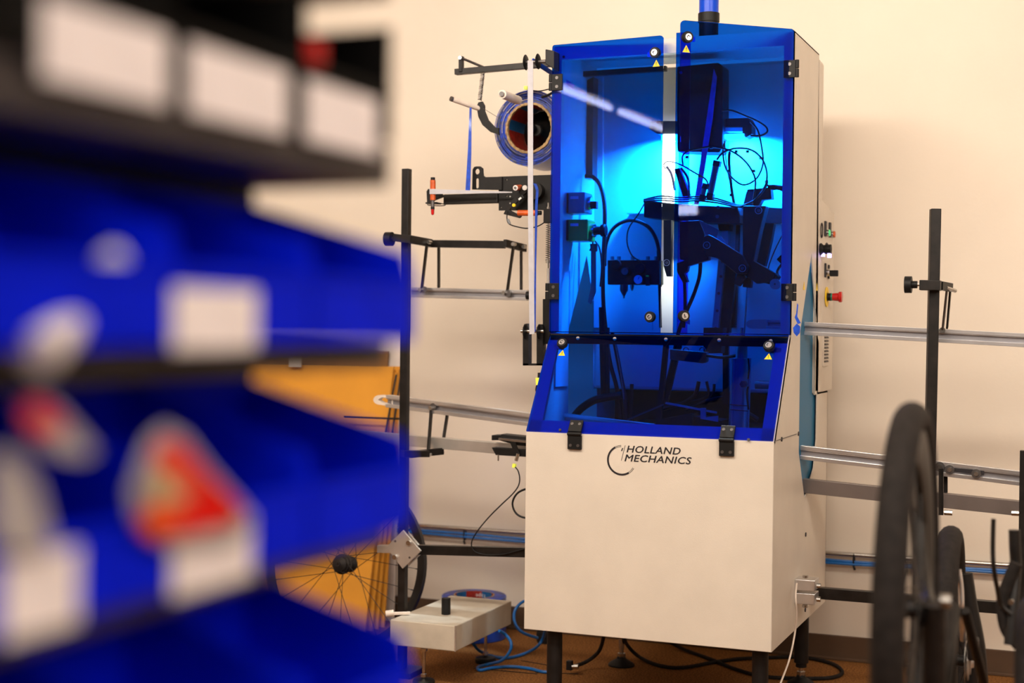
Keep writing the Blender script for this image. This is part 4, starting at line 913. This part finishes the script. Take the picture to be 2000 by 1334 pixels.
floor_hose('air_hose', [(1218, 1240, .16), (1224, 1258, .06), (1242, 1278, .01), (1270, 1294), (1305, 1303), (1340, 1303), (1390, 1294), (1440, 1287), (1500, 1284), (1570, 1284), (1625, 1296), (1645, 1312), (1630, 1322), (1590, 1325), (1500, 1322), (1440, 1308), (1390, 1288), (1340, 1270), (1310, 1255, .02), (1290, 1240, .10)], .0065, M_rubber, 'long black rubber hose coiled on the carpet under the machine', 'hose')
o = floor_hose('air_hose', [(1180, 1240, .16), (1172, 1268, .08), (1158, 1284, .04), (1140, 1295, .02), (1122, 1301, .02)], .0065, M_rubber, 'short black hose with a steel coupling beside the left front machine leg', 'hose')
c = P(1118, 1302, Z=.03); MB().cyl(c, c+Vector((.022, 0, .002)), .0085, 10).build('coupling', M_steel, o, smooth=True)
MB().box(c.x-.02, c.x, c.y-.01, c.y+.01, c.z-.012, c.z+.02).build('valve', M_plast, o, bevel=.002)
for i, (a_, b_, lab) in enumerate((((1018, 1290), (1076, 1300), 'snipped black cable tie on the carpet beside the left front machine leg'), ((1045, 1313), (1130, 1316), 'snipped black cable tie lying flat in front of the left front machine leg'), ((925, 1305), (1050, 1316), 'long thin black cable tie on the carpet under the blue hose'))):
    A = P(*a_, Z=.002); B = P(*b_, Z=.002); tag(MB().bar(A, B, .003, .0016).build('cable_tie', M_plast), lab, 'cable tie', )

# ------------------------------------------------------------------ bicycle wheels
def make_wheel(root, c, ax, R, tr_, rimd, mt_tyre, nsp, hubw, indiv, rimw=.024, decals=False):
    """c hub centre, ax axle direction"""
    ax = Vector(ax).normalized(); u = Vector((0, 0, 1)); u = (u-ax*u.dot(ax)).normalized(); v = ax.cross(u); c = Vector(c)
    if tr_: MB().tube([c+(u*math.cos(2*PI*i/96)+v*math.sin(2*PI*i/96))*(R-tr_) for i in range(96)], tr_, 14, closed=True).build('tyre', mt_tyre, root, smooth=True)
    ri = R-2*tr_*.92 if tr_ else R
    pr_ = [(-rimw/2, ri), (rimw/2, ri), (rimw*.42, ri-rimd*.6), (rimw*.15, ri-rimd), (-rimw*.15, ri-rimd), (-rimw*.42, ri-rimd*.6), (-rimw/2, ri)]
    rim = MB().lathe(c, ax, pr_, 96).build('rim', M_black, root, smooth=True)
    if decals:
        for a0, dm, ln in decals:
            m = MB(); n = 8
            V = []
            for i in range(n+1):
                a = a0+ln*i/n
                for rr, tt in ((ri-rimd*.1, rimw*.505), (ri-rimd*.5, rimw*.46)):
                    V += [c+ax*(-tt)+(u*math.cos(a)+v*math.sin(a))*rr]
            m.add(V, [(2*i, 2*i+1, 2*i+3, 2*i+2) for i in range(n)]); m.build('rim_decal', dm, rim)
    hb = MB().lathe(c, ax, [(-hubw/2-.012, .004), (-hubw/2-.012, .009), (-hubw/2, .012), (-hubw/2+.004, .030), (-hubw/2+.009, .030), (-hubw/2+.012, .014), (hubw/2-.012, .014), (hubw/2-.009, .026), (hubw/2-.004, .026), (hubw/2, .012), (hubw/2+.010, .009), (hubw/2+.010, .004)], 24).build('hub', M_black, root, smooth=True)
    m = MB()
    for i in range(nsp):
        s_ = 1 if i % 2 else -1; a = 2*PI*i/nsp; k = (i//2) % 2; off = (1.25 if k else -1.25)
        h = c+ax*s_*(hubw/2-.006)+(u*math.cos(a+off)+v*math.sin(a+off))*.027
        e = c+ax*s_*.002+(u*math.cos(a)+v*math.sin(a))*(ri-rimd*.9)
        mm = MB() if indiv else m
        mm.cyl(h, e, .0012, 5); mm.cyl(e-(e-h).normalized()*.012, e, .0022, 5)
        if indiv: mm.build('spoke', M_black, root)
    if not indiv: m.build('spokes', M_black, root)['kind'] = 'stuff'
    return rim, hb
# wheel leaning behind the left post
wc = P(668, 1114, Y=4.66); tl = D(9)
wl = thing('bicycle_wheel', (wc.x, wc.y-.05, 0), 'black spoked bicycle wheel without tyre leaning behind the left conveyor post', 'wheel')
wcz = .322*math.cos(tl)+.004
rim, hb = make_wheel(wl, (wc.x, 4.68, wcz), (0.05, -math.cos(tl), math.sin(tl)), .318, 0, .030, M_rubber, 24, .10, True, .026)
axv = Vector((.05, -math.cos(tl), math.sin(tl))).normalized()
MB().lathe(Vector((wc.x, 4.68, wcz))+axv*.012, axv, [(0, .020), (0, .036), (.010, .038), (.012, .034), (.022, .034), (.024, .028), (.034, .027), (.036, .020), (.044, .010), (.044, .005), (.03, .004)], 24).build('freehub', M_plast, hb, smooth=True)

# near bicycle, front wheel raised
xa = -.300; ha = Vector((xa, 2.466, .738))
ba = thing('bicycle', (xa, 2.8, 0), 'upturned black bicycle with its fat tyred wheel highest, nearest on the right', 'bicycle')
make_wheel(ba, ha, (1, .03, 0), .343, .0255, .050, M_rubber, 24, .050, False, .034, decals=[(D(-40), M_bagred, D(10))])
def limb(pts, r, nm, mt, par, n=12): return MB().tube(pts, r, n, smooth=4).build(nm, mt, par, smooth=True)
for s in (-1, 1):
    o = limb([ha+Vector((s*.040, 0, .012)), ha+Vector((s*.040, .01, -.06)), ha+Vector((s*.042, .03, -.22)), ha+Vector((s*.042, .06, -.36)), ha+Vector((s*.015, .07, -.41))], .019, 'fork_leg', M_black, ba)
    if s > 0: MB().cyl(ha+Vector((s*.05, 0, .018)), ha+Vector((s*.066, 0, .018)), .012, 12).build('axle_nut', M_steel, o, smooth=True)
limb([ha+Vector((0, .07, -.40)), ha+Vector((0, .13, -.56))], .026, 'head_tube', M_black, ba)
limb([ha+Vector((0, .09, -.44)), ha+Vector((.0, .68, -.12))], .024, 'down_tube', M_black, ba)
limb([ha+Vector((0, .13, -.54)), ha+Vector((0, .60, -.56))], .018, 'top_tube', M_black, ba)
limb([ha+Vector((0, .68, -.12)), ha+Vector((0, .58, -.62)), ha+Vector((0, .56, -.70))], .017, 'seat_tube', M_black, ba)
limb([P(1797, 930, Y=2.72), P(1794, 1000, Y=2.70), P(1797, 1080, Y=2.66), P(1806, 1150, Y=2.58), P(1816, 1185, Y=2.5)], .013, 'mudguard_stay', M_black, ba)
c = P(1781, 1192, Y=2.60); MB().cyl(c-uX*.010, c+uX*.010, .012, 12).build('bolt', M_dsteel, ba, smooth=True)
A = P(1803, 880, Y=2.71); B = P(1801, 908, Y=2.71); MB().bar(A, B, .016, .020).build('red_reflector', M_bagred, ba, bevel=.004)
A = P(1787, 912, Y=2.69); B = P(1785, 938, Y=2.69); MB().bar(A, B, .012, .016).build('white_reflector', M_wprint, ba, bevel=.004)
m = MB(); m.tube([ha+Vector((-.21, .02, -.69)), ha+Vector((-.20, .14, -.66)), ha+Vector((0, .16, -.66)), ha+Vector((.20, .14, -.66)), ha+Vector((.21, .02, -.69))], .016, 10, smooth=4); m.build('handlebar', M_black, ba, smooth=True)
MB().box(xa-.05, xa+.05, 2.90, 3.12, 0, .045).build('saddle', M_plast, ba, bevel=.015)
for s in (-1, 1): limb([ha+Vector((s*.03, .68, -.12)), ha+Vector((s*.06, .82, -.30))], .010, 'chain_stay', M_black, ba)

# second bicycle wheel, standing farther back, with disc brake and black fork
def wheel_bike(px, Y, label, R=.345, tr_=.024, rotor=True, lever=None):
    c = P(px, 1200, Y=Y); c = Vector((c.x, Y, R))
    b_ = thing('bicycle', (c.x, Y, 0), label, 'bicycle')
    make_wheel(b_, c, (1, .05, 0), R, tr_, .035, M_rubber, 24, .11, False, .028)
    for s in (-1, 1):
        o = limb([c+Vector((s*.058, -.01, .012)), c+Vector((s*.058, -.012, -.06)), c+Vector((s*.060, -.01, -.20)), c+Vector((s*.060, 0, -.335))], .017, 'stay', M_black, b_)
        MB().cyl(c+Vector((s*.055, 0, 0)), c+Vector((s*.082, 0, 0)), .010, 12).build('axle_nut', M_steel, o, smooth=True)
    if rotor:
        q = c+Vector((.045, 0, 0)); m = MB(); m.lathe(q, uX, [(0, .066), (0, .08), (.002, .08), (.002, .066), (0, .066)], 36)
        for k in range(6): a = k*PI/3; m.bar(q+Vector((.001, .02*math.cos(a), .02*math.sin(a))), q+Vector((.001, .068*math.cos(a+.4), .068*math.sin(a+.4))), .003, .008)
        m.build('brake_disc', M_steel, b_)
        m = MB(); m.box(q.x+.008, q.x+.034, q.y-.09, q.y-.04, q.z+.02, q.z+.075); m.build('brake_caliper', M_black, b_, bevel=.006)
        MB().lathe(q+Vector((.004, 0, 0)), uX, [(0, .052), (.004, .052), (.005, .040), (.009, .040), (.010, .030), (.016, .028), (.016, .001)], 28).build('sprocket', M_alu2, b_)
    return b_, c
bb, cb_ = wheel_bike(1854, 3.92, 'middle bicycle of the three on the right, with a silver disc behind its tyre', tr_=.030)
limb([P(1884, 1120, Y=3.98), P(1893, 1180, Y=3.98), P(1908, 1260, Y=3.98), P(1914, 1334, Y=3.98), P(1915, 1400, Y=3.98)], .021, 'frame_tube', M_black, bb)
limb([P(1872, 1112, Y=3.8), P(1877, 1150, Y=3.8), P(1878, 1200, Y=3.8), P(1880, 1250, Y=3.85)], .007, 'leg_highlight', M_alu, bb)  # silver highlight of the fork leg, built as a thin bright limb
bcc, cc_ = wheel_bike(2022, 2.95, 'rightmost bicycle, cut off by the right edge of the photo', tr_=.036)
limb([P(1940, 1040, Y=3.35)+VZ*.03, P(1939, 1070, Y=3.35), P(1941, 1110, Y=3.35), P(1948, 1150, Y=3.38), P(1955, 1180, Y=3.4), P(1975, 1200, Y=3.4)], .0052, 'brake_lever', M_black2, bcc)
limb([P(1981, 1042, Y=3.45)+VZ*.008, P(1982, 1070, Y=3.45), P(1984, 1110, Y=3.45), P(1978, 1180, Y=3.42), P(1972, 1260, Y=3.4)], .0125, 'bar_end', M_black, bcc)
limb([P(1985, 1100, Y=3.42), P(1965, 1150, Y=3.42), P(1958, 1185, Y=3.42), P(1966, 1230, Y=3.42), P(1990, 1260, Y=3.42)], .014, 'brake_hood', M_rubber, bcc)
c = P(1975, 1175, Y=3.33); MB().cyl(c, c+nF*.01, .006, 10).build('clamp_bolt', M_steel, bcc)

# ------------------------------------------------------------------ sheets leaning on the wall at the left
def sheet(name, px0, px1, py_top, Yt_, Yb_, th, mt, label, cat, left_top=None):
    """flat sheet leaning: top edge at depth Yt_, foot at depth Yb_"""
    A = P(px0, py_top, Y=Yt_); B = P(px1, py_top, Y=Yt_); zt = B.z
    m = MB(); xb0, xb1 = A.x, B.x
    m.hexa([(xb0, Yb_, 0), (xb1, Yb_, 0), (xb1, Yb_+th, 0), (xb0, Yb_+th, 0), (xb0, Yt_, zt), (xb1, Yt_, zt), (xb1, Yt_+th, zt), (xb0, Yt_+th, zt)])
    return tag(m.build(name, mt), label, cat)
sheet('white_board', 700, 786, 560, 5.305, 5.25, .012, M_board, 'white board leaning on the wall behind the left conveyor post', 'board')
sheet('cardboard_sheet', 300, 757, 686, 5.272, 5.185, .010, M_card2, 'dull brown cardboard sheet, rearmost of the sheets leaning on the wall', 'cardboard')
for i, (pxr, pyt, Yt_, Yb_) in enumerate(((784, 716, 5.254, 5.12), (779, 722, 5.238, 5.075), (774, 728, 5.222, 5.03), (768, 716, 5.206, 4.985))):
    sheet('cardboard_sheet', 300, pxr, pyt, Yt_, Yb_, .010, M_card, ('amber cardboard sheet directly in front of the dull brown one', 'amber cardboard sheet, second in front of the dull brown one', 'amber cardboard sheet, third in front of the dull brown one', 'amber cardboard sheet, frontmost of the sheets leaning on the wall')[i], 'cardboard')
c = P(576, 683, Y=5.18); d_ = P(589, 716, Y=5.18)
tag(MB().box(P(565, 700, Y=5.18).x, d_.x, 5.176, 5.18, d_.z, c.z).build('paper_tab', M_board), 'small white paper tab on the top edge of the cardboard sheets', 'paper')
for i, (a_, b_, Y1_, Y2_, lab) in enumerate((((774, 732), (750, 860), 5.17, 5.10, 'thin black rod leaning on the cardboard, left of the pair by the post'), ((783, 734), (764, 860), 5.17, 5.10, 'thin black rod leaning on the cardboard, right of the pair by the post'), ((672, 815), (780, 818), 5.10, 5.10, 'thin black rod lying level across the front of the cardboard sheets'))):
    tag(MB().cyl(P(*a_, Y=Y1_), P(*b_, Y=Y2_), .004, 8).build('rod', M_plast, smooth=True), lab, 'rod')

# ------------------------------------------------------------------ foreground rack with parts bins
RX, RB, RE = -.508, -.627, .992           # front edge, back, far end of the rack
rk = thing('bin_rack', (-.57, .5, 0), 'dark steel shelving rack close to the camera, out of focus, filling the left', 'rack')
zsh = (1.2-.297-.010, 1.2-.150-.008, 1.2-.013-.008, 1.2+.1065+.014, 1.2+.248+.010, 1.2-.437)
for z in zsh:
    MB().box(RB, RX, -.15, RE, z-(.012 if z != zsh[3] else .017), z+.006 if z != zsh[3] else z+.014).build('shelf', M_shelf, rk, bevel=.002)
for y in (-.14, .54): MB().box(RB-.012, RB, y, y+.03, 0, 1.75).build('upright', M_black, rk)
MB().box(RB-.004, RB-.001, -.15, .992, .55, 1.75).build('back_sheet', M_bbin, rk)
MB().box(RB-.014, RB-.002, RE-.028, RE, 0, 1.75).build('upright', M_black, rk) if False else None
for y in (-.14,): MB().box(RX-.02, RX, y, y+.03, 0, 1.75).build('upright', M_black, rk)
def make_bin(y0, y1, z0, mt, label, hb=.105, hf=.066, lip=.042, front=-.480, grp='blue parts bins on the rack', name='parts_bin', lab=None, tall=False):
    th = .0025; r = thing(name, (RB+.02, (y0+y1)/2, z0), label, 'bin', grp)
    xb = RB+.003; xf = front; xm = xb+(xf-xb)*.62
    for y in (y0, y1-th):
        m = MB(); zb = z0+hb
        prof = [(xb, z0), (xf, z0), (xf+.0, z0+lip), (xf-.006, z0+hf), (xb, zb)] if not tall else [(xb, z0), (xf, z0), (xf, z0+hb), (xb, zb)]
        m.plate([[(x, y, z) for x, z in prof]], (0, th, 0)); m.build('side', mt, r)
    MB().box(xb, xf, y0+th, y1-th, z0, z0+th).build('base', mt, r)
    MB().box(xb, xb+th, y0+th, y1-th, z0+th, z0+hb).build('back', mt, r)
    fl = MB().box(xf-th, xf, y0+th, y1-th, z0+th, z0+lip).build('front_lip', mt, r)
    MB().bar((xf, y0+.002, z0+lip), (xf, y1-.002, z0+lip), .005, .005).build('rim', mt, fl)
    if lab:
        a = P(lab[0], lab[1], X=xf+.001); b_ = P(lab[2], lab[3], X=xf+.001)
        ya, yb = sorted((a.y, b_.y)); 
        MB().box(xf+.0008, xf+.0016, ya, yb, b_.z, a.z).build('label_card', M_label, fl)
    return r
spans = [(.832, .977), (.680, .826), (.528, .674), (.376, .522), (.224, .370)]
zr2, zr3, zr4 = 1.2-.013, 1.2-.150, 1.2-.299
posn = ('farthest', 'second farthest', 'third farthest', 'fourth farthest', 'nearest')
labs2 = {1: (338, 560, 500, 680)}; labs3 = {1: (335, 1035, 490, 1125), 2: (5, 1095, 150, 1215)}
for zr, rown, lb in ((zr2, 'upper', labs2), (zr3, 'middle', labs3), (zr4, 'lower', {})):
    for i, (y0, y1) in enumerate(spans):
        if rown == 'lower' and i > 4: continue
        lbl = {1: ', white label'}.get(i, '') if (rown != 'lower' and i == 1) else (', white label' if rown == 'middle' and i == 2 else '')
        make_bin(y0, y1, zr+(.0), M_bin, 'blue parts bin in the %s blue row, %s from camera%s' % (rown, posn[i], lbl), lab=lb.get(i))
# black bins with big labels on the top row
zk = zsh[3]+.015
L1 = [((598, 165, 736, 285), .850, .977), ((368, 95, 560, 240), .700, .842), ((80, 30, 325, 200), .565, .692), (None, .430, .557), (None, .295, .422)]
for i, (lb, y0, y1) in enumerate(L1):
    r = make_bin(y0, y1, zk, M_bbin, 'black bin with big white label in the top row, %s from camera' % posn[i], hb=.085, hf=.085, lip=.036, front=-.500, grp='black bins in the top row', tall=True)
    if lb:
        ya = P(lb[0], 150, X=-.499).y; yb = P(lb[2], 150, X=-.499).y
        zt_ = P(lb[2], lb[1]+ (20 if i else 10), X=-.499).z; 
        zt_ = 1.2+.163; zb_ = 1.2+.122
        MB().box(-.4992, -.4984, ya, yb, zb_, zt_).build('label_card', M_label, r)
    else: r['label'] = 'plain black bin in the top row, %s from the camera' % posn[i]
# red cap in the top row
c = P(597, 105, X=-.53); tag(MB().lathe((c.x, c.y, zk+.003), VZ, [(0, .001), (0, .012), (.034, .012), (.036, .0135), (.060, .0135), (.062, .001)], 20).build('red_capped_tube', M_redlens, smooth=True), 'small red topped tube standing in a black bin of the top row', 'tube')
# contents: grey tube, pale ball, bag with red card
A = P(75, 690, X=-.478); B = P(235, 505, X=-.52)
tag(MB().cyl(A, B, .0105, 20).build('grey_tube', M_gbox if False else M_board, smooth=True), 'pale grey tube poking diagonally out of an upper blue bin at the left', 'tube')
c = P(292, 582, X=-.500); tag(MB().lathe(c-VZ*.009, VZ, [(0, .001), (.002, .006), (.009, .009), (.016, .006), (.018, .001)], 16).build('pale_knob', M_bag, smooth=True), 'small pale round knob in the upper blue row beside the labelled bin', 'knob')
bg = thing('parts_bag', P(360, 970, X=-.482), 'clear bag with a red and orange triangular card hanging over a middle row bin', 'bag')
tri = [(255, 1010), (250, 960), (285, 860), (315, 832), (350, 850), (400, 915), (470, 990), (485, 1030), (440, 1060), (320, 1068), (275, 1050)]
MB().plate([ppx(tri, -.476)], (.004, 0, 0)).build('bag_film', M_bag, bg, bevel=.001)
MB().plate([ppx([(312, 862), (350, 866), (400, 925), (466, 990), (455, 1022), (300, 1052), (272, 1030), (280, 995), (330, 985), (318, 930), (300, 895)], -.4715)], (.002, 0, 0)).build('red_card', M_bagred, bg)
MB().plate([ppx([(276, 1000), (335, 992), (350, 1030), (290, 1048)], -.469)], (.001, 0, 0)).build('orange_corner', M_bagor, bg)
MB().plate([ppx([(296, 905), (322, 912), (376, 972), (340, 984), (290, 985)], -.469)], (.001, 0, 0)).build('card_print', M_core, bg)
b2 = thing('parts_bag', P(90, 840, X=-.50), 'small bag with a red card at the left edge of the middle row', 'bag')
MB().plate([ppx([(40, 790), (80, 780), (130, 830), (175, 880), (150, 895), (100, 885), (50, 850)], -.478)], (.004, 0, 0)).build('bag_film', M_bag, b2)
MB().plate([ppx([(45, 792), (75, 785), (120, 828), (100, 845), (55, 838)], -.4735)], (.002, 0, 0)).build('red_card', M_bagred, b2)
tag(MB().plate([ppx([(-20, 880), (20, 890), (60, 950), (80, 1020), (90, 1080), (30, 1080), (-20, 1060)], -.476)], (.004, 0, 0)).build('parts_bag', M_bag), 'crumpled grey plastic bag at the very left edge above a white label', 'bag')

# like things share a group
for o in list(C.objects):
    if o.parent is None and o.get('category') and not o.get('group'):
        n = sum(1 for q in C.objects if q.parent is None and q.get('category') == o['category'])
        if n > 1: o['group'] = {'lamp': 'tube lamps under the ceiling', 'tape': 'tape ribbons running through the feeder', 'conveyor': 'aluminium conveyors through the machine',
                                'hose': 'air hoses on the floor', 'cable': 'loose cables beside the machine', 'cable tie': 'snipped cable ties on the carpet', 'bicycle': 'bicycles on the right',
                                'cardboard': 'cardboard sheets leaning on the wall', 'rod': 'thin black rods by the cardboard', 'tape roll': 'rolls of blue tape', 'bag': 'bags hanging on the rack'}.get(o['category'], 'pieces of the same kind')
